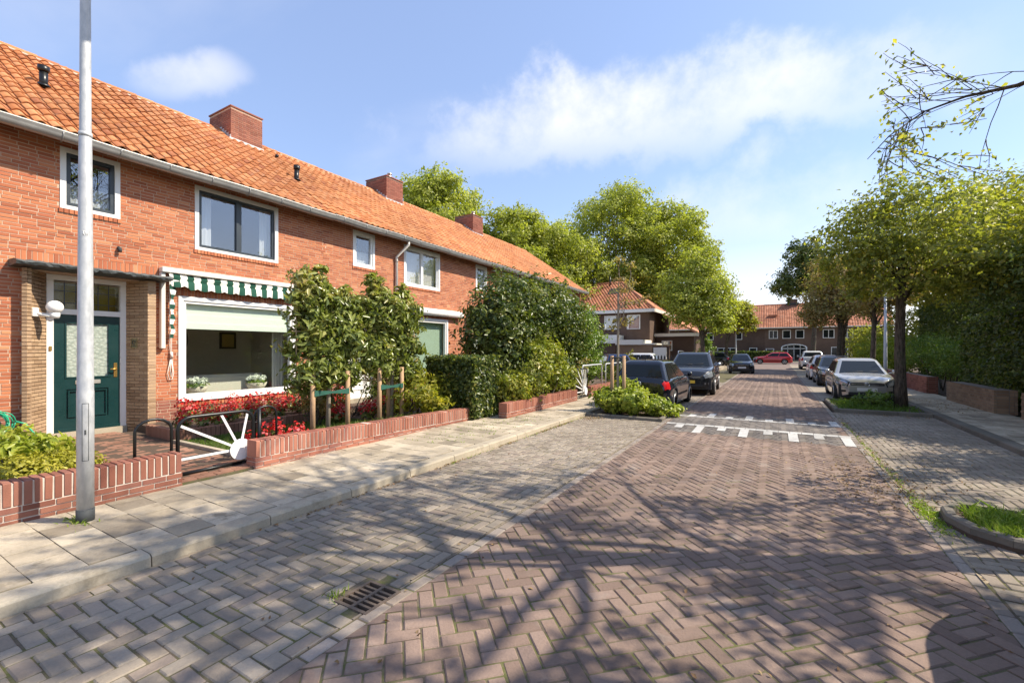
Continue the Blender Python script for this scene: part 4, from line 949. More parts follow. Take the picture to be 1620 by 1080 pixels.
# brick paths
pth = MB().box((-10.3, 2.36, -.1), (-5.70, 3.30, .108)).build('garden_path', M['bed']); tag(pth, 'red brick garden path from the gate to the green door', 'path', kind=ST)
ms = []
for j in range(48):
    y = 2.37-(.1 if j % 2 else 0); xx = -5.72-(j+.5)*.0945
    if xx < -10.25: break
    while y < 3.29:
        a, b = max(y, 2.37), min(y+.193, 3.29); y += .2
        if b-a > .03: ms.append(Matrix.Translation((xx, (a+b)/2, .12+random.gauss(0, .002))) @ Matrix.Rotation(random.gauss(0, .01), 4, 'X') @ Matrix.Diagonal((.088, b-a, .05, 1)))
ptop = MB().cbox((-.5, -.5, -.5), (.5, .5, 0), .05).mesh('path_brick'); pieces('path_brick', pth, ms, ptop, M['path_brick'], 200, 'path_brickwork')
def edging(label, pts, h=.2, w=.1):
    o = empty('bed_edging', (*pts[0], .1)); tag(o, label, 'edging'); 
    for a, b in zip(pts, pts[1:]):
        a, b = Vector((*a, 0)), Vector((*b, 0)); L = (b-a).length; n = max(1, round(L/.075)); t = (b-a)/n; an = math.atan2(t.y, t.x)
        for i in range(n):
            p = a+t*(i+.5)-Vector((*pts[0], 0)); mb = MB(); mb.cbox((-.5*t.length+.004, -w/2, -.05), (.5*t.length-.004, w/2, h+random.gauss(0, .003)), .006, Matrix.Translation(p) @ Matrix.Rotation(an, 4, 'Z')); mb.build('edging_brick', M['path_brick'], o)
edging('upright brick edging of the red flower bed below the large window', [(-9.4, 3.45), (-8.3, 3.45), (-8.3, 6.6)], .2)
edging('narrow edging along the left planting bed', [(-9.3, 2.28), (-6.4, 2.28)], .06, .06)
bed = MB().box((-10.04, 3.5, .1), (-8.35, 7.4, .24)).build('flower_bed', M['soil']); tag(bed, 'raised flower bed below the large window', 'flower bed', kind=ST)
lw = MB().box((-8.22, 3.42, .1), (-6.6, 6.4, .13)).build('lawn', M['grass'] if False else M['soil']); tag(lw, 'small mown lawn behind the sun gate', 'lawn', kind=ST)
n = 16000; P = np.stack([RNG.uniform(-8.2, -6.6, n), RNG.uniform(3.42, 6.4, n), np.full(n, .128)], 1); gb = blades('grass', P, .035, M['grass'], None, .004, .6); tag(gb, 'short green grass of the small lawn', 'grass', kind='stuff')
MB().box((-8.25, 3.34, .1), (-5.95, 3.41, .165)).build('lawn_edge', M['kerb']); tag(bpy.data.objects['lawn_edge'], 'grey concrete strip edging the small lawn', 'edging')
# red begonias
proto = None; spots = [(-8.7+random.uniform(-.2, .15), 3.7+i*.27+random.uniform(-.06, .06)) for i in range(13)]+[(-9.3, 4.0+i*.4) for i in range(6)]+[(-6.15+random.uniform(-.1, .1), 3.5+i*.3) for i in range(3)]+[(-7.6+random.uniform(-.2, .2), 5.9+i*.3) for i in range(8)]
for i, (x, y) in enumerate(spots):
    z = .235 if x < -8.3 else .13
    lab = 'red begonia in the flower bed under the large window' if x < -8.2 else ('red begonia just inside the garden wall beside the gate' if x > -6.5 else 'red begonia behind the pleached trees')
    grp = 'begonias under the window' if x < -8.2 else ('begonias by the gate' if x > -6.5 else 'begonias by the trees')
    if proto is None:
        pr = []
        for v in range(3):
            o = empty('begonia', (0, 0, -50)); P, d = ball(70, (0, 0, .13), (.15, .15, .12)); P[:, 2] = np.abs(P[:, 2]); leaves('foliage', P, d+np.array([0, 0, .5]), .075, M['lf_hedge'], o, aspect=.8)
            P, d = ball(130, (0, 0, .23), (.16, .16, .15), .35); P += RNG.normal(size=P.shape)*.02; leaves('blossom', P, d+RNG.normal(size=P.shape)*.5+np.array([0, 0, .3]), .042, M['petal'], o, RNG.random(130)**(1.6 if v else .8), aspect=.95); pr.append(o)
        proto = pr
    o = proto[i % 3] if i < 3 else copy_tree(proto[i % 3]); o.location = (x, y, z); o.rotation_euler = (0, 0, random.uniform(0, 6)); s = random.uniform(.85, 1.25); o.scale = (s, s, s*random.uniform(.9, 1.15)); tag(o, lab, 'flower', grp)
# sun-ray gate: black tube frame, white rays and disc
def sun_gate(name, label, x, y0, y1, z0, z1, nray=4, disc=.13):
    g = empty(name, (x, y0, z0)); tag(g, label, 'gate'); w, h = y1-y0, z1-z0; r = .14; pts = []
    def arc(cy, cz, a0, a1): return [(0, cy+r*math.cos(a), cz+r*math.sin(a)) for a in np.linspace(a0, a1, 6)]
    pts = [(0, r, 0)]; pts = arc(w-r, r, -PI/2, 0)+arc(w-r, h-r, 0, PI/2)+arc(r, h-r, PI/2, PI)+[(0, 0, .02)]
    MB().tube(pts, .021, 10).build('frame', M['black'], g); MB().tube([(0, 0, .012), (0, w-r*.8, .012)], .02, 10).build('bottom_rail', M['steel'] if False else M['black'], g)
    cy, cz = w-disc-.035, disc+.05
    MB().lathe([(disc, -.006), (disc, .006)], 32, (.024, cy, cz), 'x').build('sun_disc', M['plastic_white'], g)
    ang = [PI, PI-.53, PI-1.12, PI-1.77] if nray == 4 else [PI-i*1.9/(nray-1) for i in range(nray)]
    for a in ang:
        t = min((w-(w-cy))/max(1e-3, -math.cos(a)) if math.cos(a) < -.05 else 9, (h-cz)/max(1e-3, math.sin(a)) if math.sin(a) > .05 else 9); 
        T = Matrix.Translation((.0, cy, cz)) @ Matrix.Rotation(a, 4, 'X'); MB().box((-.004, disc*.9, -.014), (.006, t-.012, .014), T).build('ray', M['plastic_white'], g)
    for z in (.12, .5): MB().tube([(0, w+.01, z), (0, w+.06, z)], .012, 6).build('hinge', M['black'], g)
    return g
sun_gate('garden_gate', 'black tubular garden gate with white sun disc and rays', -5.98, 2.47, 3.34, .13, .80, disc=.135)
sun_gate('garden_gate_far', 'small black gate with white sunburst past the ivy bush', -5.2, 12.5, 13.5, .12, 1.0, 8, .12).name = 'garden_gate'
o = empty('gate_post', (-5.98, 3.42, .08)); tag(o, 'black gate post beside the long brick wall', 'gate post'); MB().tube([(0, 0, 0), (0, 0, .72)], .024, 10).build('post', M['black'], o)
for k_, (ya, yb, lab) in enumerate(((2.06, 2.40, 'black hoop rail behind the lamp post wall end'), (3.40, 3.70, 'black hoop rail behind the long brick wall end'))):
    w = (yb-ya)/2; pts = [(0, -w, 0), (0, -w, .68-w*.6)]+[(0, -w*math.cos(a), .68-w*.6+w*.75*math.sin(a)) for a in np.linspace(.2, PI-.2, 8)]+[(0, w, .68-w*.6), (0, w, 0)]
    o = MB().tube(pts, .016, 8).build('hoop_rail', M['black']); o.location = (-5.96 if k_ == 0 else -6.05, (ya+yb)/2, .12); tag(o, lab, 'hoop rail', 'black hoop rails by the gate')
for k_, y in enumerate((14.0, 16.2)):
    o = MB().tube([(0, -.9, 0), (0, -.9, .95), (0, -.85, 1.0), (0, .85, 1.0), (0, .9, .95), (0, .9, 0)], .022, 8).build('garden_rail', M['galv']); o.location = (-5.2, y, .1); tag(o, ('grey garden rail next to the far sun gate', 'grey garden rail behind the young street tree')[k_], 'rail', 'grey garden rails')
# planting left of the path
shrub('golden_shrub', 'clipped golden green shrub behind the lamp post', (-6.35, 1.35, .12), [((-6.35, .2, .40), (.42, .9, .2)), ((-6.3, 1.15, .38), (.42, .75, .19)), ((-6.55, 1.6, .34), (.35, .4, .16))], 24000, .042, 'lf_gold', clump=.12, stem=True)
shrub('leafy_perennial', 'broad leaved yellow green plants along the front path', (-7.3, 1.6, .12), [((-7.2, .3, .5), (.5, .8, .26)), ((-7.3, 1.35, .42), (.5, .6, .22)), ((-8.0, 1.6, .40), (.5, .5, .22))], 4200, .10, 'lf_lime', clump=.16, aspect=.45)
shrub('dark_perennial', 'darker leafy plant in front of the porch pier', (-8.7, 1.7, .12), [((-8.7, 1.4, .36), (.6, .7, .2))], 1300, .1, 'lf_bright', clump=.18)
P = np.stack([RNG.uniform(-6.3, -5.95, 1200), RNG.uniform(1.75, 2.3, 1200), np.full(1200, .12)], 1); gb = blades('ground_cover', P, .07, M['grass'], None, .006); tag(gb, 'low green ground cover at the end of the wall', 'ground cover', kind='stuff')
P, d = ball(260, (-6.75, 1.95, .2), (.16, .16, .13)); o = leaves('dry_plant', P, d, .06, M['litter']); tag(o, 'withered brown plant beside the path edging', 'plant')
# hose on its reel
hr = empty('garden_hose', (-9.75, 1.75, .1)); tag(hr, 'coiled green garden hose by the house wall', 'hose')
for i in range(7):
    r_ = .13+.02*random.random(); ox, oy, oz = .05*i-.12, random.uniform(-.05, .05), random.uniform(-.04, .05); MB().tube([(ox+.03*math.sin(2*a+i), oy+r_*math.cos(a), .42+oz+r_*1.15*math.sin(a)) for a in np.linspace(0, 2*PI, 25)], .0085, 6).build('hose_coil', M['hose'], hr)
MB().tube([(.1, .15, .45), (.14, .26, .4), (.16, .34, .25), (.2, .4, .1)], .012, 6).build('hose_end', M['hose'], hr); MB().box((-.1, -.03, .0), (.08, .03, .45)).build('reel_post', M['anthracite'], hr)
# two pleached evergreen screens with stakes
def pleached(label, x, y0, y1, z0, z1, stakes, seed):
    cy = (y0+y1)/2; o = empty('pleached_tree', (x, cy, .2)); tag(o, label, 'tree', 'pleached evergreen trees behind the long wall')
    lob = []
    for a in np.linspace(y0+.32, y1-.32, 4):
        for z in np.linspace(z0+.28, z1-.3, 4): lob.append((np.array([0+RNG.normal()*.04, a-cy, z-.2+RNG.normal()*.06]), (.25, .36, .33)))
    for _ in range(4): lob.append((np.array([RNG.normal()*.05, RNG.uniform(y0+.2, y1-.2)-cy, z1-.28+RNG.uniform(0, .2)]), (.13, .14, .22)))
    P, Nn, Q, CC = lobes_points(lob, 8200, .24, 620, .25); Q = np.where(P[:, 2] > z1-.5, Q*.6+.4, Q*.9)
    leaves('crown', P, Nn, .135, M['lf_laurel'], o, Q, .40, .3)
    MB().tube([(0, 0, -.1), (.01, .01, .6), (0, 0, 1.6), (0, .02, z1-.6)], [.04, .036, .03, .015], 8).build('trunk', M['bark_pale'], o)
    lb = MB()
    for q in CC[::9]: limb(lb, (0, 0, max(.9, q[2]-.25)), q, .014, .005, .03, 4, 4)
    lb.build('limb', M['bark'], o)
    for z in np.linspace(z0+.02, z1-.45, 4): MB().tube([(-.02, y0-cy+.08, z-.2), (-.02, y1-cy-.05, z-.2)], .012, 6).build('bamboo_bar', M['bamboo'], o)
    for a in (y0+.15, cy, y1-.15): MB().tube([(-.005, a-cy, z0-.2), (-.005, a-cy, z1-.6)], .011, 6).build('bamboo_upright', M['bamboo'], o)
    for sx, sy in stakes: MB().tube([(sx, sy-cy, -.15), (sx, sy-cy, z0+.05)], .042, 10).build('stake', M['wood'], o)
    (s1, t1), (s2, t2) = stakes[0], stakes[-1]
    MB().add([(s1+.045, t1-cy, .63), (s2+.045, t2-cy, .63), (s2+.045, t2-cy, .73), (s1+.045, t1-cy, .73), ((s1+s2)/2+.05, (t1+t2)/2-cy, .66), ((s1+s2)/2+.05, (t1+t2)/2-cy, .70)], [(0, 4, 5, 3), (4, 1, 2, 5)]).build('strap', M['strap'], o)
    return o
pleached('pleached evergreen tree on stakes nearest the picture window', -6.72, 4.30, 5.78, .98, 2.8, [(.18, 4.62), (.22, 5.28)], 1)
pleached('second pleached evergreen tree on stakes beside the yellowing bush', -6.72, 5.72, 7.35, 1.0, 2.78, [(.18, 6.05), (-.05, 6.5), (.2, 6.62)], 2)
shrub('dark_shrub', 'dark low shrub in the shade between the pleached trees', (-8.2, 6.6, .15), [((-8.3, 6.2, .6), (.5, .6, .5)), ((-8.0, 7.5, .7), (.6, .7, .6))], 3200, .07, 'lf_dark')
shrub('bronze_shrub', 'bronze leaved shrub behind the first stakes', (-7.7, 5.5, .15), [((-7.7, 5.55, .6), (.25, .35, .45))], 900, .06, 'lf_brown')
P = np.stack([RNG.uniform(-6.45, -5.95, 1600), RNG.uniform(4.6, 6.9, 1600), np.full(1600, .15)], 1); gb = blades('lavender', P, .17, M['lf_hedge'], None, .006, .35); tag(gb, 'grey green lavender tufts behind the long wall', 'ground cover', kind='stuff')
shrub('rhododendron', 'yellowing rhododendron leaning over the long wall', (-6.6, 7.1, .15), [((-6.5, 7.0, .65), (.5, .55, .42)), ((-6.45, 7.75, .6), (.45, .5, .42)), ((-6.9, 7.3, .95), (.45, .5, .38)), ((-6.0, 7.75, .38), (.38, .38, .26)), ((-6.1, 7.1, .45), (.3, .4, .28))], 3400, .12, 'lf_yellow', aspect=.4, clump=.2, nclump=170)
# clipped hedge, ivy bush, laurel
def hedge(name, label, lo, hi, n, size, mat, group=None):
    o = empty(name, ((lo[0]+hi[0])/2, (lo[1]+hi[1])/2, lo[2])); tag(o, label, 'hedge', group); c = np.array(o.location)
    P, Nn = box_pts(n, np.array(lo)-c, np.array(hi)-c, .06); leaves('foliage', P, Nn, size, M[mat], o, np.clip(RNG.random(n)*.8+.15*RNG.normal(size=n), 0, 1), .6)
    P = np.array(lo)-c+RNG.random((n//3, 3))*(np.array(hi)-np.array(lo)); leaves('inner_foliage', P, RNG.normal(size=(n//3, 3)), size*1.5, M['lf_dark'], o)
    mb = MB()
    for i in range(8): x, y = RNG.uniform(lo[0]+.1, hi[0]-.1)-c[0], RNG.uniform(lo[1]+.1, hi[1]-.1)-c[1]; limb(mb, (x, y, -.05), (x+.1, y, (hi[2]-lo[2])*.8), .02, .008, .02, 4, 5)
    mb.build('stem', M['bark'], o); return o
hedge('clipped_hedge', 'clipped dark green hedge end between two garden walls', (-6.9, 7.75, .1), (-5.55, 8.75, 1.42), 10000, .085, 'lf_hedge')
shrub('ivy_bush', 'tall dark bush towering over the ivy hung wall', (-6.6, 11, .1), [((-6.4, 10.0, 2.0), (.95, 1.0, 1.3)), ((-6.5, 11.0, 2.6), (1.15, 1.3, 1.3)), ((-6.5, 12.6, 2.75), (1.1, 1.25, 1.3)), ((-6.4, 14.0, 2.5), (1.0, 1.1, 1.3)), ((-6.4, 10.6, 1.0), (.95, 1.4, .9)), ((-6.4, 12.6, .9), (1.0, 1.5, .9))], 40000, .125, 'lf_hedge', clump=.13, nclump=1300)
mb = MB()
def _ivy(P): return np.ones(len(P), bool)
shrub('climbing_ivy', 'yellow green climber hanging over the garden wall', (-5.3, 10.5, .2), [((-5.35, 9.2, .75), (.32, .6, .5)), ((-5.4, 10.2, .95), (.35, .7, .65)), ((-5.4, 11.3, .95), (.35, .7, .6)), ((-5.45, 12.2, .8), (.3, .5, .45)), ((-5.5, 11.0, 1.5), (.35, .8, .45))], 9000, .10, 'lf_ivy', clump=.2)
shrub('cherry_laurel', 'bright green laurel at the end of the ivy bush', (-6.4, 16.5, .1), [((-6.4, 15.0, 2.3), (.95, 1.0, 1.35)), ((-6.4, 16.0, 1.8), (.85, .95, 1.3)), ((-6.4, 15.5, .9), (.9, 1.1, .8))], 15000, .12, 'lf_bright', clump=.16, aspect=.45)
shrub('rose_shrub', 'thin twiggy shrub by the far sun gate', (-5.8, 14.0, .1), [((-5.7, 14.2, .8), (.3, .7, .55))], 900, .07, 'lf_brown')
shrub('garden_shrub', 'low glossy shrub in front of the parked blue car', (-5.8, 18.0, .1), [((-5.8, 17.8, .7), (.5, 1.2, .45)), ((-5.9, 20, .7), (.5, 1.2, .45))], 2600, .1, 'lf_hedge')
# planting in the pits
shrub('pit_shrub', 'lime green leafy shrub in the planting pit', (-3.05, 11, .03), [((-3.5, 10.75, .42), (.42, .45, .36)), ((-2.95, 10.7, .38), (.45, .45, .3)), ((-2.45, 10.9, .26), (.32, .45, .22)), ((-3.3, 11.2, .5), (.45, .5, .36)), ((-2.2, 11.0, .2), (.28, .4, .16))], 8000, .085, 'lf_lime', aspect=.75, clump=.2, nclump=220)
st = tree('young_street_tree', 'thin young street tree tied between two stakes', (-3.35, 10.8, .03), 3.1, .035, [((-3.35, 10.8, 3.3), (.42, .42, .75)), ((-3.3, 10.9, 2.4), (.35, .4, .35)), ((-3.0, 10.9, 2.9), (.35, .35, .25))], 520, .085, 'lf_brown', 'bark_pale', nlimb=16, clump=.22)
for dx in (-.16, .14): MB().tube([(dx, .02, -.05), (dx, .02, 1.42)], .045, 10).build('stake', M['wood'], st)
MB().tube([(-.2, .02, 1.36), (0, -.06, 1.38), (.18, .02, 1.36)], .02, 6).build('tie', M['rubber'], st)
n = 2600; P = np.stack([RNG.uniform(1.52, 3.1, n), RNG.uniform(5.15, 5.92, n), np.full(n, .03)], 1); gb = blades('wild_grass', P, .12, M['grass_bright'], None, .005, .6); tag(gb, 'bright wild grass filling the planting pit at the right edge', 'grass', kind='stuff')
n = 2400; P = np.stack([RNG.uniform(1.35, 3.1, n), RNG.uniform(14.2, 16.7, n), np.full(n, .03)], 1); P = P[RNG.random(n) < .35+.65*np.exp(-((P[:, 0]-2.2)/.5)**2)]; gb = blades('pit_grass', P, .13, M['grass'], None, .008, .6); tag(gb, 'weedy grass under the street tree on the right', 'grass', kind='stuff')
shrub('pit_weeds', 'weedy green plant in front of the silver car', (2.3, 15.3, .03), [((2.3, 15.4, .25), (.5, .5, .22))], 1300, .07, 'lf_bright')
# weeds and litter
def scatter(name, label, cat, P, size, mat, kind='stuff', up=1.0):
    o = leaves(name, P, RNG.normal(size=(len(P), 3))*.4+np.array([0, 0, up]), size, M[mat], None, aspect=.5); tag(o, label, cat, kind=kind); return o
n = 420; yy = np.abs(RNG.normal(size=n))*.0; 
def along(n, x, y0, y1, sx, clumps):
    c = RNG.uniform(y0, y1, clumps); y = c[RNG.integers(0, clumps, n)]+RNG.normal(size=n)*.22; return np.stack([x+np.abs(RNG.normal(size=n))*sx, y, np.full(n, .006)], 1)
P = np.concatenate([along(420, XK+.012, 2.6, 9.8, .035, 9)+np.array([0, 0, .004]), np.stack([RNG.normal(1.0, .35, 700), RNG.normal(6.7, .7, 700), np.full(700, .008)], 1), np.stack([RNG.normal(1.26, .07, 420), RNG.uniform(5.6, 13, 420), np.full(420, .009)], 1), np.stack([RNG.uniform(1.4, 3.1, 150), RNG.normal(13.85, .12, 150), np.full(150, .008)], 1), np.stack([RNG.normal(-3.7, .15, 160), RNG.normal(9.9, .2, 160), np.full(160, .01)], 1), np.stack([RNG.uniform(-3.9, 3, 420), RNG.uniform(1.5, 12, 420), np.full(420, .008)], 1), np.stack([RNG.uniform(3.5, 4.3, 160), RNG.uniform(14.5, 18, 160), np.full(160, PZ+.01)], 1)])
scatter('leaf_litter', 'brown fallen leaves and twigs lying along kerbs and paving', 'leaf litter', P, .034, 'litter')
P = np.concatenate([np.stack([np.full(300, XR+.02)+RNG.normal(size=300)*.025, RNG.uniform(5.2, 12, 300), np.zeros(300)], 1), np.stack([RNG.normal(1.28, .05, 420), RNG.normal(5.75, .25, 420), np.zeros(420)], 1), np.stack([RNG.uniform(-3.93, -3.86, 120), RNG.uniform(4.5, 10, 120), np.zeros(120)], 1), np.stack([RNG.uniform(-5.4, -4.3, 260), np.round(RNG.uniform(5.5, 9, 260)/.275)*.275+.04, np.full(260, PZ)], 1), np.stack([RNG.normal(-5.24, .1, 60), RNG.normal(1.4, .04, 60), np.full(60, PZ)], 1), np.stack([RNG.normal(-2.45, .03, 30), RNG.normal(1.9, .05, 30), np.zeros(30)], 1), np.stack([RNG.normal(-2.3, .2, 300), RNG.normal(11.6, .5, 300), np.zeros(300)], 1)])
gb = blades('weeds', P, .035, M['grass_bright'], None, .005, .9); tag(gb, 'small weeds growing in kerb and paving joints', 'weeds', kind='stuff')
# sand and dirt gathered along the kerb and the road edge
def dirt_strip(name, label, x, y0, y1, side, w, z):
    mb = MB(); n_ = int((y1-y0)/.04); ph = random.random()*9
    wd = [max(.002, w*(.35+.5*math.sin(i*.11+ph)*math.sin(i*.037+2*ph)+random.gauss(0, .16))) for i in range(n_+1)]
    vs = []
    for i in range(n_+1): y = y0+i*.04; vs += [(x, y, z+.004), (x+side*wd[i]*.6, y, z+.003), (x+side*wd[i], y, z-.004)]
    mb.add(vs, [(3*i+k, 3*i+k+1, 3*i+k+4, 3*i+k+3) for i in range(n_) for k in (0, 1)], True); o = mb.build(name, M['sand'], None); tag(o, label, 'dirt', kind='stuff')
M['sand'] = plain('gutter_sand', (.30, .24, .165), .95, var=.35, scale=30, bump=.8)
dirt_strip('gutter_dirt', 'sandy dirt gathered along the foot of the left kerb', XK, -.5, 10.1, 1, .07, .001)
dirt_strip('edge_dirt', 'mossy dirt along the right edge of the red paving', XR-.02, 4.2, 14, 1, .10, .001)
dirt_strip('border_dirt', 'sandy dirt in the seam between parking strip and road', XB-.008, 2.3, 10.1, -1, .05, .0012)
# lamp post
lp = empty('lamp_post', (-5.24, 1.46, PZ-.01)); tag(lp, 'galvanised steel lamp post standing on the pavement before the wall', 'lamp post')
MB().tube([(0, 0, 0), (0, 0, .12)], .063, 24).build('base_sleeve', M['rubber'], lp)
MB().tube([(0, 0, .1), (0, 0, 1.15), (0, 0, 1.17), (0, 0, 2.2), (0, 0, 3.4), (0, 0, 3.43), (.0, 0, 3.9), (0, 0, 4.6), (.04, .03, 5.2), (.15, .1, 5.7), (.5, .3, 6.0), (1.1, .6, 6.1)], [.059, .0585, .0565, .051, .044, .041, .039, .036, .034, .033, .032, .031], 24).build('pole', M['galv'], lp)
MB().tube([(0, 0, 3.395), (0, 0, 3.43)], .047, 24).build('collar', M['galv'], lp)
ht = MB()   # outline of the service door
for za, zb, aa, ab in ((.55, .55, -.35, .35), (1.05, 1.05, -.35, .35), (.55, 1.05, -.35, -.35), (.55, 1.05, .35, .35), (.78, .82, 0, 0)): ht.tube([(.0588*math.cos(-.27+aa+(ab-aa)*t), .0588*math.sin(-.27+aa+(ab-aa)*t), za+(zb-za)*t) for t in np.linspace(0, 1, 6)], .0022 if aa or ab else .006, 4)
ht.build('service_door', M['rubber'], lp)
nb = MB()   # stencilled number 3211
segs = {'3': [(0, 4, 2, 4), (2, 4, 2, 0), (0, 2, 2, 2), (0, 0, 2, 0)], '2': [(0, 4, 2, 4), (2, 4, 2, 2), (0, 2, 2, 2), (0, 2, 0, 0), (0, 0, 2, 0)], '1': [(1, 4, 1, 0)]}
face = math.atan2(-1.46, 5.24)
for i, ch in enumerate('3211'):
    for a, b, c, d in segs[ch]:
        def q(u, v): an = face+(i*.2+u*.065-.4); return Vector((.0495*math.cos(an), .0495*math.sin(an), 2.52+v*.009))
        nb.tube([q(a, b), q(c, d)], .0022, 4)
nb.build('post_number', M['white'], lp)
MB().cbox((1.0, .45, 6.02), (1.6, .85, 6.14), .03).build('lantern', M['galv'], lp)

# ------------------------------------------------------------------ cars
def carpaint(name, col, metal=.3):
    b = NB(name); nz = b.noise(3, 4); b.set(b.mix(nz, tuple(x*.9 for x in col), tuple(min(1, x*1.08) for x in col)), b.rng(nz, .3, .7, .12, .18), metal, .5); b.p.inputs['Coat Weight'].default_value = .6; b.p.inputs['Coat Roughness'].default_value = .06; return b.m
PAINT = {k: carpaint('car_paint_'+k, c, m) for k, (c, m) in dict(black=((.004, .005, .010), .0), anthracite=((.03, .032, .036), .4), silver=((.46, .45, .42), .35), red=((.42, .015, .02), .1), white=((.72, .72, .71), 0), blue=((.01, .025, .09), .3), grey=((.1, .1, .11), .4)).items()}
M['car_glass'] = plain('car_glass', (.012, .016, .019), .03, 0, var=.05, spec=.3)
M['tyre'] = plain('tyre_rubber', (.02, .02, .02), .85, bump=.2)
M['alloy'] = plain('alloy_rim', (.5, .5, .5), .35, .7)
M['trim'] = plain('black_plastic_trim', (.018, .018, .02), .6)
M['lens'] = plain('headlamp_lens', (.34, .37, .41), .06, .5, var=.6, scale=24)
M['tail'] = plain('tail_lamp', (.45, .012, .015), .12, 0, var=.3, scale=20)
M['amber'] = plain('amber_lens', (.6, .2, .02), .2)
M['chrome'] = plain('chrome', (.8, .8, .8), .12, 1., var=.02)
M['plate_y'] = plain('yellow_number_plate', (.75, .5, .05), .5, var=.05)
M['plate_w'] = plain('pale_number_plate', (.7, .7, .68), .5, var=.05)
def ev(tab, x):
    return float(np.interp(x, [t[0] for t in tab], [t[1] for t in tab]))
CARS = {
 'hatch': dict(L=3.92, W=1.66, H=1.46, wb=(-1.20, 1.26), wr=.30, belt=.90, zsh=[(-1.96, .80), (-1.90, .91), (-.6, .93), (.75, .90), (.95, .88), (1.6, .81), (1.86, .75), (1.96, .67)], zc=[(-1.96, .84), (-1.90, .96), (-.6, .96), (.75, .96), (.95, .955), (1.6, .88), (1.86, .80), (1.96, .69)], gh=dict(xr0=-1.88, xf0=.93, xr1=-1.52, xf1=.10, hb=.76, hr=.56), clear=.17),
 'suv': dict(L=4.3, W=1.80, H=1.66, wb=(-1.32, 1.33), wr=.36, belt=1.08, zsh=[(-2.15, .95), (-2.08, 1.08), (-.6, 1.10), (.75, 1.07), (1.0, 1.04), (1.75, .97), (2.05, .88), (2.15, .76)], zc=[(-2.15, 1.0), (-2.08, 1.13), (-.6, 1.13), (.75, 1.13), (1.0, 1.12), (1.75, 1.05), (2.05, .94), (2.15, .78)], gh=dict(xr0=-2.05, xf0=.98, xr1=-1.72, xf1=.25, hb=.82, hr=.64), clear=.26),
}
def car(label, kind, paint, loc, rz, plate='plate_y', badge=False, rails=False, cat='car', group='cars parked along the street', name='parked_car', plate_rear='plate_y', lights=True):
    C = CARS[kind]; L, Wd, H = C['L'], C['W'], C['H']; hl = L/2; root = empty(name, loc, rz); root.scale = (.95, .93, .91); tag(root, label, cat, group); pm = PAINT[paint]
    hwt = [(-hl, .80), (-hl+.06, .90), (-hl+.22, .965), (-hl+.6, 1.), (hl-1.0, 1.), (hl-.55, .965), (hl-.28, .90), (hl-.12, .80), (hl-.03, .66), (hl, .56)]
    xs = sorted(set(list(np.linspace(-hl, hl, 71))+[hl-.03, hl-.12, -hl+.06])); ar = C['wr']+.055
    def section(x):
        hw = Wd/2*ev(hwt, x); zs, zc = ev(C['zsh'], x), ev(C['zc'], x); zb = C['clear']+.10*max(0, 1-(hl-abs(x))/.35)**2; za = zb
        for wx in C['wb']:
            d = abs(x-wx)
            if d < ar: za = max(za, C['wr']+math.sqrt(ar*ar-d*d)*.98)
        fl = 1+.018*max((1-abs(x-wx)/(ar*1.7) for wx in C['wb']), default=0) if min(abs(x-wx) for wx in C['wb']) < ar*1.7 else 1
        pts = []
        for f, w in ((0, .955), (.22, .985), (.45, 1.0), (.66, .995), (.84, .975)):
            z = zb+(zs-zb)*f; pts.append((hw*w*fl, max(z, za+.004*f*10)))
        pts[0] = (pts[0][0], za); q_ = min(1, max(0, (abs(x)-(hl-.5))/.5)); pts[-1] = (pts[-1][0]*(1-.03*q_), pts[-1][1]); pts.append((hw*(.935-.09*q_), zs)); pts.append((hw*(.86-.12*q_), zs+.4*(zc-zs))); pts.append((hw*.5, zs+.85*(zc-zs))); pts.append((0, zc)); return pts
    vs = []; nsec = 0
    for x in xs:
        s = section(x); ring_ = [(x, y, z) for y, z in s]+[(x, -y, z) for y, z in s[-2::-1]]; nsec = len(ring_); vs += ring_
    fs = [(i*nsec+j, i*nsec+j+1, (i+1)*nsec+j+1, (i+1)*nsec+j) for i in range(len(xs)-1) for j in range(nsec-1)]
    body = MB().add(vs, [f[::-1] for f in fs], True); k = (len(xs)-1)*nsec
    body.add([v for v in vs[:nsec]], [tuple(range(nsec))], False); body.add([v for v in vs[k:]], [tuple(range(nsec))[::-1]], False)
    bo = body.build('body', pm, root)
    MB().box((-hl+.12, -Wd/2+.10, C['clear']-.02), (hl-.12, Wd/2-.10, C['clear']+.42)).build('underbody', M['trim'], root)
    # greenhouse
    g_ = C['gh']; zb, zr = C['belt']-.01, H; cb, cr = .07, .07
    def outline(xr, xf, hw, c): return [(xr, -hw+c), (xr, hw-c), (xr+c*1.1, hw), (xf-c*1.6, hw), (xf, hw-c*1.3), (xf, -hw+c*1.3), (xf-c*1.6, -hw), (xr+c*1.1, -hw)]
    A = outline(g_['xr0'], g_['xf0']+.02, g_['hb'], cb); B = outline(g_['xr1'], g_['xf1'], g_['hr'], cr); Tp = outline(g_['xr1']+.12, g_['xf1']-.16, g_['hr']-.12, cr); n8 = 8
    v8 = [(x, y, zb) for x, y in A]+[(x, y, zr-.075) for x, y in B]+[(x, y, zr-.012) for x, y in Tp]
    cab = MB().add(v8, [(r*8+i, r*8+(i+1) % 8, (r+1)*8+(i+1) % 8, (r+1)*8+i)[::-1] for r in range(2) for i in range(8)]+[tuple(range(16, 24))[::-1]], False); ca = cab.build('cabin', pm, root)
    def face(i): return [Vector(v8[i]), Vector(v8[(i+1) % 8]), Vector(v8[8+(i+1) % 8]), Vector(v8[8+i])]
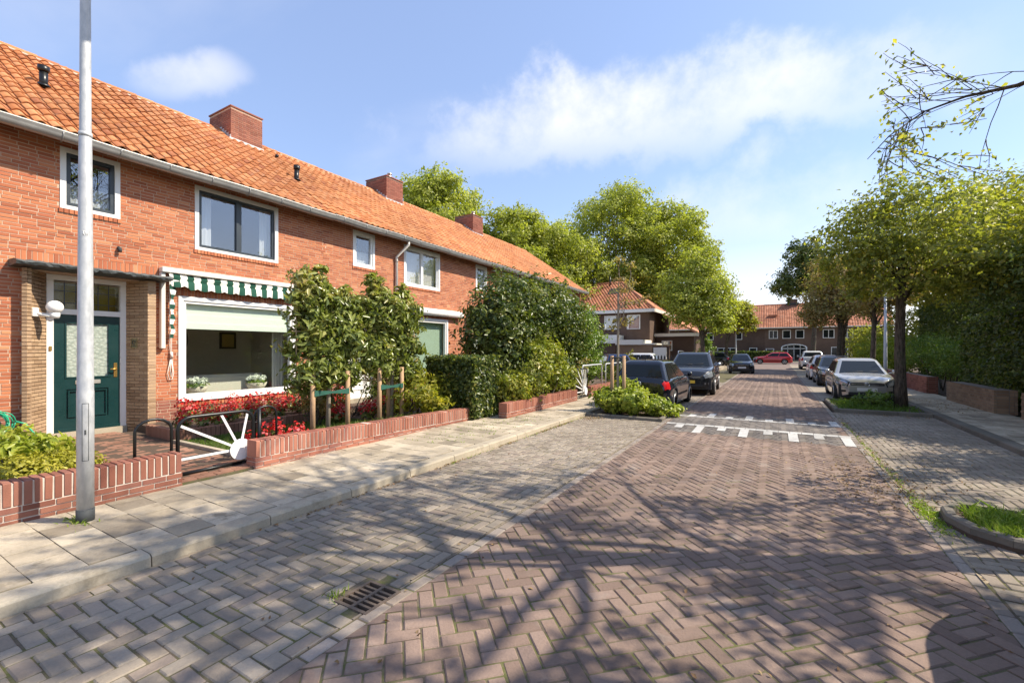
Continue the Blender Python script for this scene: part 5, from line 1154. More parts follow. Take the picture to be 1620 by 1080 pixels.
    def patch(q, u0, u1, w0, w1, off=.006, skew=(0, 0)):
        P_ = lambda u, w: (q[0].lerp(q[1], u)).lerp(q[3].lerp(q[2], u), w); nr = (q[1]-q[0]).cross(q[3]-q[0]).normalized(); ce = (q[0]+q[2])/2
        if nr.dot(ce-Vector((0, 0, .9))) < 0: nr = -nr
        r = .06; pts = []
        for (u, w, du, dw) in ((u0+skew[0], w0, 1, 1), (u1, w0, -1, 1), (u1+0, w1, -1, -1), (u0+skew[1], w1, 1, -1)):
            pts.append((u, w))
        mb = MB(); f_ = [P_(u, w)+nr*off for u, w in pts]; bk = [P_(u, w)-nr*.01 for u, w in pts]; mb.add(f_+bk, [(0, 1, 2, 3), (0, 1, 5, 4), (1, 2, 6, 5), (2, 3, 7, 6), (3, 0, 4, 7)]); return mb
    patch(face(0), .04, .96, .2, .86).build('rear_window', M['car_glass'], ca); patch(face(4), .025, .975, .07, .92).build('windscreen', M['car_glass'], ca)
    bv = ca.modifiers.new('round', 'BEVEL'); bv.width = .085; bv.segments = 5; bv.limit_method = 'ANGLE'; bv.angle_limit = R(12)
    for p_ in ca.data.polygons: p_.use_smooth = True
    for i, rev in ((2, 0), (6, 1)):
        q = face(i); sp = .47
        for u0, u1, sk in ((.05, sp-.02, (.0, .0)), (sp+.02, .95, (0, 0))):
            if rev: u0, u1 = 1-u1, 1-u0
            patch(q, u0, u1, .12, .86).build('side_window', M['car_glass'], ca)
    # wheels
    for wx in C['wb']:
        for s in (-1, 1):
            w = MB(); r = C['wr']; yo = s*(Wd/2-.005); yi = s*(Wd/2-.2)
            pr = [(r*.62, 0), (r*.93, 0), (r, .03), (r, .17), (r*.93, .2), (r*.62, .2)]; w.lathe(pr, 26, (wx, min(yo, yi), r), 'y'); wo = w.build('wheel', M['tyre'], root)
            rm = MB(); ys_ = yo+s*.004; rm.lathe([(r*.66, 0), (r*.66, .01)], 24, (wx, ys_-s*.03-.005, r), 'y')
            for k_ in range(5):
                T = Matrix.Translation((wx, ys_, r)) @ Matrix.Rotation(2*PI*k_/5, 4, 'Y'); rm.box((-.03, -.012, .0), (.03, .012, r*.64), T)
            rm.lathe([(r*.68, -.012), (r*.68, .012), (r*.58, .012), (r*.58, -.012)], 24, (wx, ys_, r), 'y'); rm.build('rim', M['alloy'], wo)
    # surface patches that follow the body
    def skin(x0, x1, t0, t1, side, name, mat, off=.008, nx=6, nt=5, parent=None):
        mb = MB(); pts = []
        for i in range(nx+1):
            x = x0+(x1-x0)*i/nx; s = section(x)
            for j in range(nt+1):
                t = t0+(t1-t0)*j/nt; a = min(int(t), len(s)-2); f = t-a; y = s[a][0]*(1-f)+s[a+1][0]*f; z = s[a][1]*(1-f)+s[a+1][1]*f
                ny, nz = (s[a+1][1]-s[a][1]), -(s[a+1][0]-s[a][0]); l = math.hypot(ny, nz) or 1; ex = off*(1 if x > 0 else -1)*.8
                pts.append((x+ex, side*(y+ny/l*off), z+nz/l*off))
        mb.add(pts, [(i*(nt+1)+j, i*(nt+1)+j+1, (i+1)*(nt+1)+j+1, (i+1)*(nt+1)+j) for i in range(nx) for j in range(nt)], True); return mb.build(name, M[mat], parent or root)
    zf = ev(C['zsh'], hl)
    for s in (-1, 1):
        hb_ = skin(hl-.46, hl-.012, 2.9, 4.85, s, 'headlight', 'trim', .006); skin(hl-.42, hl-.035, 3.1, 4.65, s, 'lens', 'lens', .013, parent=hb_); skin(-hl+.02, -hl+.24, 2.9, 4.7, s, 'taillight', 'tail'); skin(hl-.2, hl-.03, 1.0, 1.6, s, 'fog_lamp', 'lens' if kind == 'suv' else 'trim')
        m_ = MB(); m_.lathe([(.02, 0), (.075, .02), (.085, .07), (.07, .12), (.02, .14)], 10, (g_['xf0']-.38, s*(Wd/2+.10)-.07, C['belt']+.08), 'y'); m_.tube([(g_['xf0']-.38, s*(Wd/2-.06), C['belt']+.03), (g_['xf0']-.38, s*(Wd/2+.06), C['belt']+.06)], .025, 6); m_.build('wing_mirror', pm if kind == 'hatch' else M['lens'], root)
        skin(-.85, g_['xf0']-.2, 1.35, 1.75, s, 'side_moulding', 'trim' if kind == 'suv' else 'trim', .005)
        for xh in (-.35, .55): MB().cbox((xh-.08, s*(Wd/2*.985)-.012, C['belt']-.15), (xh+.08, s*(Wd/2*.985)+.012, C['belt']-.12), .006).build('door_handle', pm, root)
    if kind == 'suv':
        for s in (-1, 1):
            skin(C['wb'][0]+ar+.03, C['wb'][1]-ar-.03, 0.02, .9, s, 'sill_cladding', 'trim', .01); skin(hl-.30, hl-.01, .1, 1.7, s, 'bumper_cladding', 'trim', .01)
    hwf = Wd/2*.56; zc0 = C['clear']+.1
    gr = MB(); gr.cbox((hl-.06, -hwf*.95, zf-.10), (hl+.012, hwf*.95, zf-.005), .015); go = gr.build('grille', M['trim'], root)
    for z in ((zf-.08, zf-.03) if kind == 'suv' else (zf-.055,)): MB().box((hl+.012, -hwf*.9, z-.006), (hl+.02, hwf*.9, z+.006)).build('grille_bar', M['chrome'], go)
    MB().cbox((hl-.06, -hwf*1.05, C['clear']+.07), (hl+.01, hwf*1.05, C['clear']+.19), .02).build('air_intake', M['trim'], root)
    MB().box((hl+.012, -.26, C['clear']+.22), (hl+.024, .26, C['clear']+.33)).build('number_plate', M[plate], root)
    hwr = Wd/2*.80; MB().box((-hl-.012, -.26, C['clear']+.30), (-hl+.01, .26, C['clear']+.41)).build('number_plate', M[plate_rear], root)
    MB().cbox((-hl-.03, -hwr, C['clear']+.06), (-hl+.2, hwr, C['clear']+.24), .03).build('rear_bumper', pm if kind == 'hatch' else M['trim'], root)
    if badge:
        for sx, zz in ((1, zf-.055), (-1, .80)):
            x = sx*(hl+.024) if sx > 0 else -hl-.012; bd = MB(); r = .062
            bd.tube([(x, r*math.cos(a), zz+r*math.sin(a)) for a in np.linspace(0, 2*PI, 21)], .009, 6)
            for pts in ([(-.035, .045), (0, .004), (.035, .045)], [(-.055, .018), (-.028, -.048), (0, .0), (.028, -.048), (.055, .018)]): bd.tube([(x, y, zz+z) for y, z in pts], .007, 5)
            bd.build('badge', M['chrome'], root)
    MB().tube([(g_['xr1']+.3, 0, zr-.02), (g_['xr1']+.12, 0, zr+.16)], .008, 5).build('aerial', M['trim'], root)
    wp = MB(); wp.tube([(g_['xf0']-.02, -.1, zb+.075), (g_['xf0']-.14, .45, zb+.13)], .008, 5); wp.tube([(g_['xf0']-.02, -.45, zb+.07), (g_['xf0']-.10, .05, zb+.11)], .008, 5); wp.build('wiper', M['trim'], root)
    if rails:
        for s in (-1, 1): MB().tube([(g_['xr1']+.1, s*(g_['hr']-.04), zr-.06), (g_['xr1']+.2, s*(g_['hr']-.04), zr+.035), (g_['xf1']-.25, s*(g_['hr']-.04), zr+.035), (g_['xf1']-.1, s*(g_['hr']-.04), zr-.06)], .02, 8).build('roof_rail', M['lens'], root)
    return root
N_, S_ = PI/2, -PI/2      # facing away / facing the camera along the street
car('black hatchback seen from behind, parked past the lime green shrub', 'hatch', 'black', (-3.04, 13.42, 0), N_, badge=True)
car('dark compact off-roader with roof rails facing us behind the black hatchback', 'suv', 'anthracite', (-2.75, 18.55, 0), S_+.05, rails=True)
car('black car facing us alone further along the left side', 'hatch', 'black', (-2.15, 35.2, 0), S_+.12, plate='plate_w')
car('small red car standing sideways at the far end of the street', 'hatch', 'red', (-.3, 57.5, 0), PI)
car('silver hatchback facing us behind the street tree on the right', 'hatch', 'silver', (2.36, 18.75, 0), S_, plate='plate_w', badge=True)
car('black car facing us right behind the silver hatchback', 'hatch', 'black', (2.36, 25.4, 0), S_)
car('white hatchback seen from behind in the right hand row', 'hatch', 'white', (2.3, 29.9, 0), N_)
car('tall white car seen from behind furthest along the right row', 'suv', 'white', (2.55, 44.5, 0), N_)
car('dark blue car in the driveway behind the young tree', 'hatch', 'blue', (-7.6, 23.6, .05), N_+.5)
car('white car behind the dark picket fence', 'hatch', 'white', (-8.6, 31, .05), PI)
car('dark car half hidden past the off-roader', 'hatch', 'anthracite', (-5.6, 47, .05), PI)
car('grey car parked just outside the bottom right corner, seen by its shadow', 'suv', 'grey', (2.22, 2.12, 0), N_)

# ------------------------------------------------------------------ background buildings
def rowtiles(name, parent, p0, ex, ey, ncol, nrow, mat):
    """tile relief of a far roof as one joined field: p0 corner at the eave, ex along the eave, ey up the slope"""
    p0, ex, ey = Vector(p0), Vector(ex), Vector(ey); nr = ex.cross(ey).normalized(); mb = MB()
    if nr.z < 0: nr = -nr
    for c in range(ncol):
        for r in range(nrow):
            a = p0+ex*(c/ncol)+ey*(r/nrow); dx = ex/ncol; dy = ey/nrow; w = dx.length*.16
            pr = [(0, .0), (.3, w), (.6, w*.55), (1, 0)]
            lo = [a+dx*u+nr*(h+.035) for u, h in pr]; hi_ = [a+dx*u+dy*1.02+nr*(h+.005) for u, h in pr]; mb.add(lo+hi_, [(i, i+1, 5+i, 4+i) for i in range(3)], True)
    o = mb.build(name, M[mat], parent); o['kind'] = 'stuff'; return o
def far_window(house, fx, y, x0, x1, z0, z1, n=1, axis='x', curtain=False):
    """window in a facade facing -Y at y"""
    w = MB(); t = .08; w.box((x0, y-.05, z0), (x0+t, y+.1, z1)); w.box((x1-t, y-.05, z0), (x1, y+.1, z1)); w.box((x0+t, y-.05, z0), (x1-t, y+.1, z0+t)); w.box((x0+t, y-.05, z1-t), (x1-t, y+.1, z1))
    for i in range(1, n): x = x0+(x1-x0)*i/n; w.box((x-.035, y-.045, z0+t), (x+.035, y+.1, z1-t))
    o = w.build('window', M['white'], house); MB().box((x0+t, y-.012, z0+t), (x1-t, y-.004, z1-t)).build('pane', M['glass_up'], o); MB().box((x0-.05, y-.1, z0-.07), (x1+.05, y-.052, z0)).build('sill', M['brick_brown'], o)
    MB().box((x0+t, y+.25, z0+t), (x1-t, y+.27, z1-t)).build('backing', M['curtain'] if curtain else M['dark'], o); return o
# brown house with hipped red roof beyond the terrace
YB, XB1, XB0, EZ, RZ = 43.5, -10.4, -21., 5.35, 8.6
bh = empty('brown_house', (-15, YB, 0)); tag(bh, 'brown brick house with hipped red tile roof beyond the terrace', 'house')
def part(mb, n, m): o = mb.build(n, M[m], bh); return o
def shift(root):
    b = Vector(root.location); root.location = (0, 0, 0); move_root(root, b)
wl_ = MB()
holes = [(-18.2, -16.8, 3.55, 4.95), (-14.9, -13.6, 3.6, 5.0), (-12.6, -11.3, 3.6, 5.0)]
xs_ = [XB0]+sorted(v for h in holes for v in h[:2])+[XB1]
for i, (a, b) in enumerate(zip(xs_, xs_[1:])):
    if i % 2: wl_.box((a, YB, 0), (b, YB+.3, 3.55)); wl_.box((a, YB, 4.98), (b, YB+.3, EZ))
    else: wl_.box((a, YB, 0), (b, YB+.3, EZ))
wl_.box((XB1-.3, YB+.3, 0), (XB1, YB+9, EZ)); wl_.box((XB0, YB+.3, 0), (XB0+.3, YB+9, EZ)); part(wl_, 'wall', 'brick_brown')
part(MB().box((XB0-.02, YB-.035, 0.), (XB1+.02, YB-.001, 2.55)), 'lower_wall', 'brick_tan')
for a, b, c, d in holes: far_window(bh, 0, YB, a, b, c, d, 1, curtain=True)
o = .55; e = [Vector((XB0-o, YB-o, EZ+.12)), Vector((XB1+o, YB-o, EZ+.12)), Vector((XB1+o, YB+9+o, EZ+.12)), Vector((XB0-o, YB+9+o, EZ+.12))]; r0, r1 = Vector((XB0-o+3.5, YB+4.5, RZ+.3)), Vector((XB1+o-4.6, YB+4.5, RZ+.3))
rf = part(MB().add(e+[r0, r1], [(0, 1, 5, 4), (1, 2, 5), (2, 3, 4, 5), (3, 0, 4)]), 'roof', 'rooftile_far')
nrm = (e[1]-e[0]).cross(r1-e[0]).normalized(); mb = MB(); NR, WT = 22, .32
for r in range(NR):
    f0, f1 = r/NR, (r+1)/NR; x0 = e[0].x+(r0.x-e[0].x)*f0; x1 = e[1].x+(r1.x-e[1].x)*f0; n = int((x1-x0)/WT)
    for c in range(n):
        p = Vector((x0+c*WT, e[0].y+(r0.y-e[0].y)*f0, e[0].z+(r0.z-e[0].z)*f0)); q = (r0-e[0])/NR; q.x = 0; lo = [p+Vector((WT*u, 0, 0))+nrm*(h+.05) for u, h in ((0, 0), (.3, .085), (.65, .03), (1, 0))]; mb.add(lo+[v+q*1.02-nrm*.035 for v in lo], [(i, i+1, 5+i, 4+i) for i in range(3)], True)
tf = mb.build('tile_field', M['rooftile_far'], rf); tf['kind'] = 'stuff'
for a, b in ((e[1], r1), (e[0], r0)): MB().tube([a+Vector((0, 0, .05)), b+Vector((0, 0, .05))], .13, 8).build('hip_ridge', M['rooftile_far'], rf)
MB().tube([r0+Vector((0, 0, .05)), r1+Vector((0, 0, .05))], .13, 8).build('ridge', M['rooftile_far'], rf)
part(MB().box((XB0-o-.05, YB-o-.12, EZ-.16), (XB1+o+.05, YB-o+.02, EZ+.14)), 'gutter_board', 'white'); part(MB().box((XB1+o-.02, YB-o+.02, EZ-.16), (XB1+o+.1, YB+9, EZ+.14)), 'side_gutter_board', 'cream'); part(MB().box((XB0-o, YB-o+.02, EZ-.0), (XB1+o-.02, YB+.0, EZ+.06)), 'soffit', 'cream')
c0 = e[0].lerp(r0, .55)+Vector((4.3, 0, .12)); sk = MB(); ax = Vector((1, 0, 0)); ay = (Vector((0, r0.y-e[0].y, r0.z-e[0].z))).normalized()
sk.add([c0, c0+ax*1.1, c0+ax*1.1+ay*1.3, c0+ay*1.3, c0+nrm*-.2, c0+ax*1.1-nrm*.2, c0+ax*1.1+ay*1.3-nrm*.2, c0+ay*1.3-nrm*.2], [(0, 1, 2, 3), (0, 1, 5, 4), (1, 2, 6, 5), (2, 3, 7, 6), (3, 0, 4, 7)]); s_ = sk.build('skylight', M['anthracite'], rf); g0 = c0+ax*.1+ay*.1+nrm*.03; MB().add([g0, g0+ax*.9, g0+ax*.9+ay*1.1, g0+ay*1.1], [(0, 1, 2, 3)]).build('pane', M['glass_up'], s_)
for x in (-17.5, -15.6): MB().tube([(x, YB+3.9, RZ-.1), (x, YB+3.9, RZ+1.)], .09, 8).build('vent_pipe', M['black'], rf)
# ground floor bay with white fascia, garage wing
part(MB().box((-18.5, YB-2.2, 2.2), (-12.9, YB-.04, 3.0)), 'bay_fascia', 'white'); part(MB().box((-18.3, YB-2.0, 0), (-13.1, YB-.04, 2.2)), 'bay_wall', 'brick_brown')
shift(bh)
ga = empty('garage', (-11, YB-1.5, 0)); tag(ga, 'flat roofed brown garage with pale fascia beside the brown house', 'garage')
MB().box((-12.5, YB-3.2, 0), (-9.4, YB-.1, 2.05)).build('wall', M['brick_tan'], ga); MB().box((-12.7, YB-3.4, 2.05), (-10.2, YB-.1, 2.5)).build('fascia', M['cream'], ga); MB().box((-10.2, YB-3.35, 2.05), (-9.25, YB-.1, 2.18)).build('roof', M['cream'], ga); MB().box((-9.35, YB-3.0, 0.), (-8.0, YB-2.7, 1.9)).build('side_wall', M['brick_brown'], ga); MB().box((-9.3, YB-3.25, .05), (-8.2, YB-3.05, 1.8)).build('garage_door', M['cream'], ga)
shift(ga)
# lower wing right of the brown house
lw_ = empty('side_wing', (-9, YB+4, 0)); tag(lw_, 'low brown house wing with lean-to red roof behind the garage', 'house')
MB().box((-10.38, YB+2.5, 0), (-6.8, YB+9, 3.1)).build('wall', M['brick_brown'], lw_); a = [Vector((-10.38, YB+2.2, 5.6)), Vector((-6.4, YB+2.2, 3.2)), Vector((-6.4, YB+9, 3.2)), Vector((-10.38, YB+9, 5.6))]
MB().add(a+[v+Vector((0, 0, -.12)) for v in a], [(0, 1, 2, 3), (4, 5, 6, 7), (0, 1, 5, 4), (1, 2, 6, 5)]).build('roof', M['rooftile_far'], lw_); MB().box((-10.4, YB+1.9, 2.9), (-6.3, YB+2.2, 3.2)).build('fascia', M['cream'], lw_); far_window(lw_, 0, YB+2.5, -9.8, -8.8, 1.5, 2.5)
shift(lw_)
# far row across the end of the street
def far_row(label, Y, X0, X1, ez, rz, wins, doors, chims, depth_=8.5, mat='brick_brown', vents=()):
    o = empty('row_house', ((X0+X1)/2, Y, 0)); tag(o, label, 'house', 'brown row houses across the end of the street'); w = MB()
    w.box((X0, Y, 0), (X1, Y+.35, ez)); w.box((X0, Y+.35, 0), (X0+.3, Y+depth_, ez)); w.box((X1-.3, Y+.35, 0), (X1, Y+depth_, ez)); w.build('wall', M[mat], o)
    a = [Vector((X0-.1, Y-.45, ez)), Vector((X1+.1, Y-.45, ez)), Vector((X1+.1, Y+depth_/2, rz)), Vector((X0-.1, Y+depth_/2, rz)), Vector((X1+.1, Y+depth_+.4, ez)), Vector((X0-.1, Y+depth_+.4, ez))]
    r = MB().add(a, [(0, 1, 2, 3), (3, 2, 4, 5)]).build('roof', M['rooftile_far'], o); rowtiles('tile_field', r, a[0], a[1]-a[0], a[3]-a[0], int((X1-X0)/.3), 18, 'rooftile_far'); MB().tube([a[3], a[2]], .12, 8).build('ridge', M['rooftile_far'], r)
    MB().box((X0-.1, Y-.58, ez-.12), (X1+.1, Y-.44, ez+.06)).build('gutter', M['cream'], o)
    for x0, x1, z0, z1, n in wins:
        wn = MB(); t = .09
        for q in ((x0, x0+t, z0, z1), (x1-t, x1, z0, z1), (x0+t, x1-t, z0, z0+t), (x0+t, x1-t, z1-t, z1)): wn.box((q[0], Y-.07, q[2]), (q[1], Y-.002, q[3]))
        for i in range(1, n): x = x0+(x1-x0)*i/n; wn.box((x-.04, Y-.065, z0+t), (x+.04, Y-.002, z1-t))
        wo = wn.build('window', M['white'], o); MB().box((x0+t, Y-.03, z0+t), (x1-t, Y-.003, z1-t)).build('pane', M['car_glass'] if 'car_glass' in M else M['dark'], wo)
    for x, wd in doors:
        d = MB(); zt = 2.35; arch = [(x-wd/2, .05), (x-wd/2, 1.9)]+[(x-wd/2*math.cos(t), 1.9+.5*math.sin(t)) for t in np.linspace(.1, PI-.1, 9)]+[(x+wd/2, 1.9), (x+wd/2, .05)]
        d.tube([(p, Y-.04, q) for p, q in arch], .09, 6); dd = d.build('doorway', M['white'], o); MB().add([(p, Y-.012, q) for p, q in arch], [tuple(range(len(arch)))]).build('pane', M['car_glass'], dd)
        for i in (-1, 0, 1): MB().box((x+i*wd/4-.03, Y-.05, .05), (x+i*wd/4+.03, Y-.015, 2.2)).build('bar', M['white'], dd)
        MB().box((x-wd/2, Y-.05, 1.72), (x+wd/2, Y-.0155, 1.82)).build('rail', M['white'], dd)
    for x in chims: MB().box((x-.7, Y+depth_/2-.5, rz-.6), (x+.7, Y+depth_/2+.5, rz+.75)).build('chimney', M['brick_brown'], o); MB().box((x-.9, Y+depth_/2-.45, rz-.15), (x+.9, Y+depth_/2-.52, rz+.12)).build('flashing', M['dark'], o)
    for x in vents: p = a[0].lerp(a[3], .45); MB().box((x, p.y-.1, p.z+.1), (x+1.2, p.y+.25, p.z+.35)).build('roof_dormer', M['rooftile_far'], r)
    shift(o); return o
far_row('far brown row house with arched white doorway at the street end', 80, -1.5, 14, 5.0, 8.9, [(-.9, .3, 3.3, 4.6, 2), (.9, 2.0, 3.3, 4.6, 1), (2.6, 3.7, 3.3, 4.6, 1), (-6, -5, 3.2, 4.6, 1), (-1.2, -.1, .9, 1.8, 1), (6, 7.4, 3.3, 4.6, 2), (8.2, 9.6, 3.3, 4.6, 2), (7, 9, .7, 2, 2)][0:3]+[(-1.3, -.2, .8, 1.8, 1), (6, 7.4, 3.3, 4.6, 2), (8.2, 9.6, 3.3, 4.6, 2), (7, 9, .7, 2, 2)], [(2.4, 3.2)], [2.3], vents=(-1.0, 3.5))
far_row('far brown row house with low white windows behind the black car', 80.02, -17, -1.51, 5.0, 8.9, [(-5.6, -4.6, 3.2, 4.4, 1), (-3.6, -2.5, .7, 1.9, 1), (-8.2, -5.4, .7, 1.9, 3), (-9.8, -8.8, 3.2, 4.4, 1), (-11.4, -10.4, .2, 2.2, 2), (-13, -12, 3.2, 4.4, 1)], [], [-5.0, -12], vents=(-5.5,))
# picket fence
pf = empty('picket_fence', (-8.2, 28, 0)); tag(pf, 'dark picket fence in front of the white car', 'fence')
fx0, fx1 = -11.5, -4.9
for z in (.35, .95): MB().box((fx0, 28.03, z), (fx1, 28.07, z+.08)).build('rail', M['trim'], pf)
pk = MB().prism([(-.045, 0), (.045, 0), (.045, 1.08), (0, 1.18), (-.045, 1.08)], -.012, .012, Matrix.Rotation(PI/2, 4, 'X')).mesh('picket'); pk.materials.append(M['trim'])
x = fx0
while x < fx1: o_ = bpy.data.objects.new('picket', pk); COL.objects.link(o_); o_.parent = pf; o_.location = (x, 28, .1); x += .19
shift(pf)
shrub('topiary_shrub', 'clipped yellow green conical shrub by the picket fence', (-7.6, 27, 0), [((-7.6, 27, .7), (.5, .5, .6)), ((-7.6, 27, 1.2), (.3, .3, .4))], 2000, .07, 'lf_gold')
shrub('garden_bush', 'pale flowering bush in front of the picket fence', (-9.5, 27, 0), [((-9.4, 27, .6), (1.2, .5, .55)), ((-6.0, 27.2, .5), (.7, .5, .45))], 3000, .1, 'lf_yellow')
# ------------------------------------------------------------------ right hand side
def low_wall(label, x0, x1, y0, y1, h, mat):
    o = empty('garden_wall', (x0, y0, PZ-.02)); tag(o, label, 'garden wall', 'low walls along the right pavement'); n = int(h/.07); hh = h/n
    MB().box((.01, .01, 0), (x1-x0-.01, y1-y0-.01, h-.006)).build('wall_core', M['mortar_dark'], o); ms = []
    me = bm(); me.materials.append(M[mat])
    for i in range(n):
        for side in (0, 1):
            y = -.1 if i % 2 else 0.
            while y < y1-y0:
                a, b = max(y, 0), min(y+.2, y1-y0); y += .21
                if b-a > .03: ms.append(Matrix.Translation((.025 if side == 0 else x1-x0-.025, (a+b)/2, (i+.5)*hh)) @ Matrix.Diagonal((.05, b-a, hh-.012, 1)))
        for yy in (.025, y1-y0-.025):
            x = .055
            while x < x1-x0-.055: b = min(x+.2, x1-x0-.055); ms.append(Matrix.Translation(((x+b)/2, yy, (i+.5)*hh)) @ Matrix.Diagonal((b-x-.006, .05, hh-.012, 1))); x += .21
    W_off = Matrix.Translation((x0, y0, PZ-.02)); vis = sorted(ms, key=lambda m_: (W_off @ m_).translation.y)[:120]; vs_ = {id(m_) for m_ in vis}
    for m_ in vis: q = bpy.data.objects.new('brick', me); COL.objects.link(q); q.parent = o; q.matrix_basis = m_
    joined('brickwork', me, [m_ for m_ in ms if id(m_) not in vs_], o, M[mat])
low_wall('tan brick wall stub beside the shaded right pavement', 4.45, 4.85, 14.9, 18.3, .58, 'brick_tan')
low_wall('dark brick wall further along the shaded right pavement', 4.5, 4.8, 20.6, 30, .6, 'brick_low')
low_wall('wall pier at the right edge beyond the gate opening', 4.6, 5.0, 12.4, 14.0, .6, 'brick_tan')
grd = MB().box((4.9, -30, -.12), (40, 60, .06)).build('garden_ground_right', M['soil']); tag(grd, 'shaded garden soil behind the right hand walls', 'garden soil', kind=ST)
shrub('privet_bush', 'bright sunlit bush behind the right pavement lamp post', (5.6, 37, 0), [((5.6, 36, 1.3), (1.3, 2.2, 1.4)), ((6, 33, 1.2), (1.2, 2, 1.2))], 9000, .13, 'lf_lime', clump=.14)
shrub('fern_bush', 'feathery light green bush above the dark wall', (5.6, 23, .1), [((5.5, 22, 1.3), (.8, 1.8, .8)), ((5.6, 25, 1.5), (.9, 2.0, .9)), ((6.2, 20.5, 1.3), (.9, 1.6, .8))], 9000, .11, 'lf_bright', aspect=.3)
shrub('overgrown_hedge', 'dark overgrown hedge spilling over the tan wall stub', (5.8, 16.5, .1), [((5.6, 16.2, 1.1), (1.0, 2.0, .85)), ((5.9, 13.2, 1.5), (1.1, 1.9, 1.3)), ((6.2, 18.6, 1.6), (1.2, 1.8, 1.2)), ((6.8, 15.0, 2.4), (1.4, 2.2, 1.6)), ((6.2, 10.8, 1.5), (1.1, 1.8, 1.4)), ((6.2, 7.8, 1.4), (1.1, 1.8, 1.3))], 34000, .10, 'lf_dark', clump=.15)  # last two lobes are out of view, added to shade the pavement
hedge('tall_hedge', 'tall dark hedge closing off the right hand gardens', (7.5, 8, 0), (8.8, 36, 4.2), 34000, .17, 'lf_dark')
hedge('shade_hedge', 'dense hedge behind the tan wall stub added to shade the right pavement', (5.2, 6, .05), (6.3, 20, 2.6), 30000, .12, 'lf_dark')  # mostly out of view, added to throw shade on the right pavement
GR = 'street trees on the right'
tree('street_tree', 'dark trunked street tree in front of the silver car', (2.9, 15.6, .03), 4.2, .125, [((2.7, 15.4, 4.2), (1.5, 1.6, 1.25)), ((2.2, 16.4, 5.0), (1.2, 1.3, 1.0)), ((3.6, 15.2, 4.7), (1.4, 1.6, 1.2)), ((3.0, 16.0, 5.6), (1.2, 1.3, .85)), ((3.9, 14.2, 3.7), (1.1, 1.2, .8)), ((1.7, 15.2, 4.0), (.8, .9, .7)), ((2.0, 15.4, 3.3), (.7, .8, .5)), ((3.7, 15.3, 3.15), (.8, .8, .5))], 15000, .12, 'lf_street', group=GR, nlimb=26, clump=.17, nclump=700)
tree('garden_tree', 'yellow green garden tree rising over the right hand hedge', (6.6, 17, .1), 3.2, .16, [((6.2, 15.5, 4.2), (1.8, 2.0, 1.3)), ((7.2, 17.5, 5.2), (2.0, 2.2, 1.4)), ((5.6, 14.0, 4.2), (1.4, 1.6, 1.1)), ((8.2, 15.5, 5.0), (2.0, 2.0, 1.4)), ((8.4, 18.5, 5.6), (1.6, 1.6, 1.1))], 24000, .14, 'lf_yellow', nlimb=22, clump=.15, nclump=900)
tree('garden_tree', 'dark spreading garden tree over the tan wall', (6.3, 13.2, .1), 2.6, .13, [((5.4, 13.0, 3.3), (1.5, 1.7, .9)), ((6.4, 14.6, 3.5), (1.5, 1.6, .9)), ((6.8, 12.4, 3.9), (1.6, 1.6, 1.1)), ((4.9, 15.0, 3.4), (1.1, 1.4, .7))], 20000, .115, 'lf_dark', nlimb=22, clump=.16, lean=(-.5, .3), nclump=800)
tree('street_tree', 'browning street tree past the white hatchback on the right', (3.7, 37, .08), 4.4, .14, [((3.3, 37, 5.0), (1.9, 1.9, 1.7)), ((3.4, 37.5, 6.8), (1.7, 1.8, 1.5)), ((2.5, 37, 4.0), (1.2, 1.4, 1.1)), ((4.4, 37, 5.6), (1.7, 1.8, 1.6))], 13000, .17, 'lf_brown', group=GR, nlimb=20, clump=.18, nclump=500)
tree('street_tree', 'thinner browning street tree between the lamp post and the white hatchback', (4.3, 29, .08), 4.0, .12, [((4.5, 29, 4.6), (1.4, 1.5, 1.3)), ((4.0, 30, 5.6), (1.3, 1.5, 1.2)), ((5.4, 29, 5.2), (1.4, 1.5, 1.3))], 9000, .17, 'lf_brown', group=GR, nlimb=16, clump=.18)
tree('street_tree', 'green street tree near the far end of the right row', (4.4, 42, .08), 3.4, .15, [((4.2, 42, 6.2), (2.2, 2.2, 2.2)), ((5.4, 43, 7.6), (2.2, 2.2, 1.8)), ((5.4, 41, 5.5), (2.0, 2, 1.6))], 12000, .22, 'lf_street', group=GR, nlimb=16, clump=.16)
tree('large_tree', 'big dark green tree at the end of the street on the right', (4.2, 69, 0), 6, .3, [((1.6, 69, 10.4), (2.6, 2.8, 2.2)), ((4.2, 69.5, 11.5), (3.2, 3.2, 3.0)), ((3.2, 69, 14.2), (2.5, 2.6, 2.0)), ((6.8, 69, 10), (3.4, 3.4, 3.6))], 15000, .36, 'lf_hedge', clump=.15, nlimb=16)
tree('large_tree', 'tall tree behind the right hand gardens', (12, 40, 0), 5, .3, [((11, 38, 8.5), (3.5, 3.5, 3)), ((13, 42, 10), (4, 4, 3.5)), ((10, 43, 7), (3, 3, 2.5)), ((9.5, 34, 6), (2.8, 3, 2.4))], 22000, .28, 'lf_street', clump=.14, nlimb=18)
tree('large_tree', 'sunlit tree behind the hedge at the right edge', (11, 24, 0), 4, .25, [((10, 22, 5.8), (2.5, 3, 1.8)), ((12, 26, 7), (3, 3, 2.2)), ((9.2, 27, 5.6), (2.4, 2.6, 1.8)), ((13, 20, 6.5), (3, 3, 2.2))], 24000, .2, 'lf_yellow', clump=.14, nlimb=18)
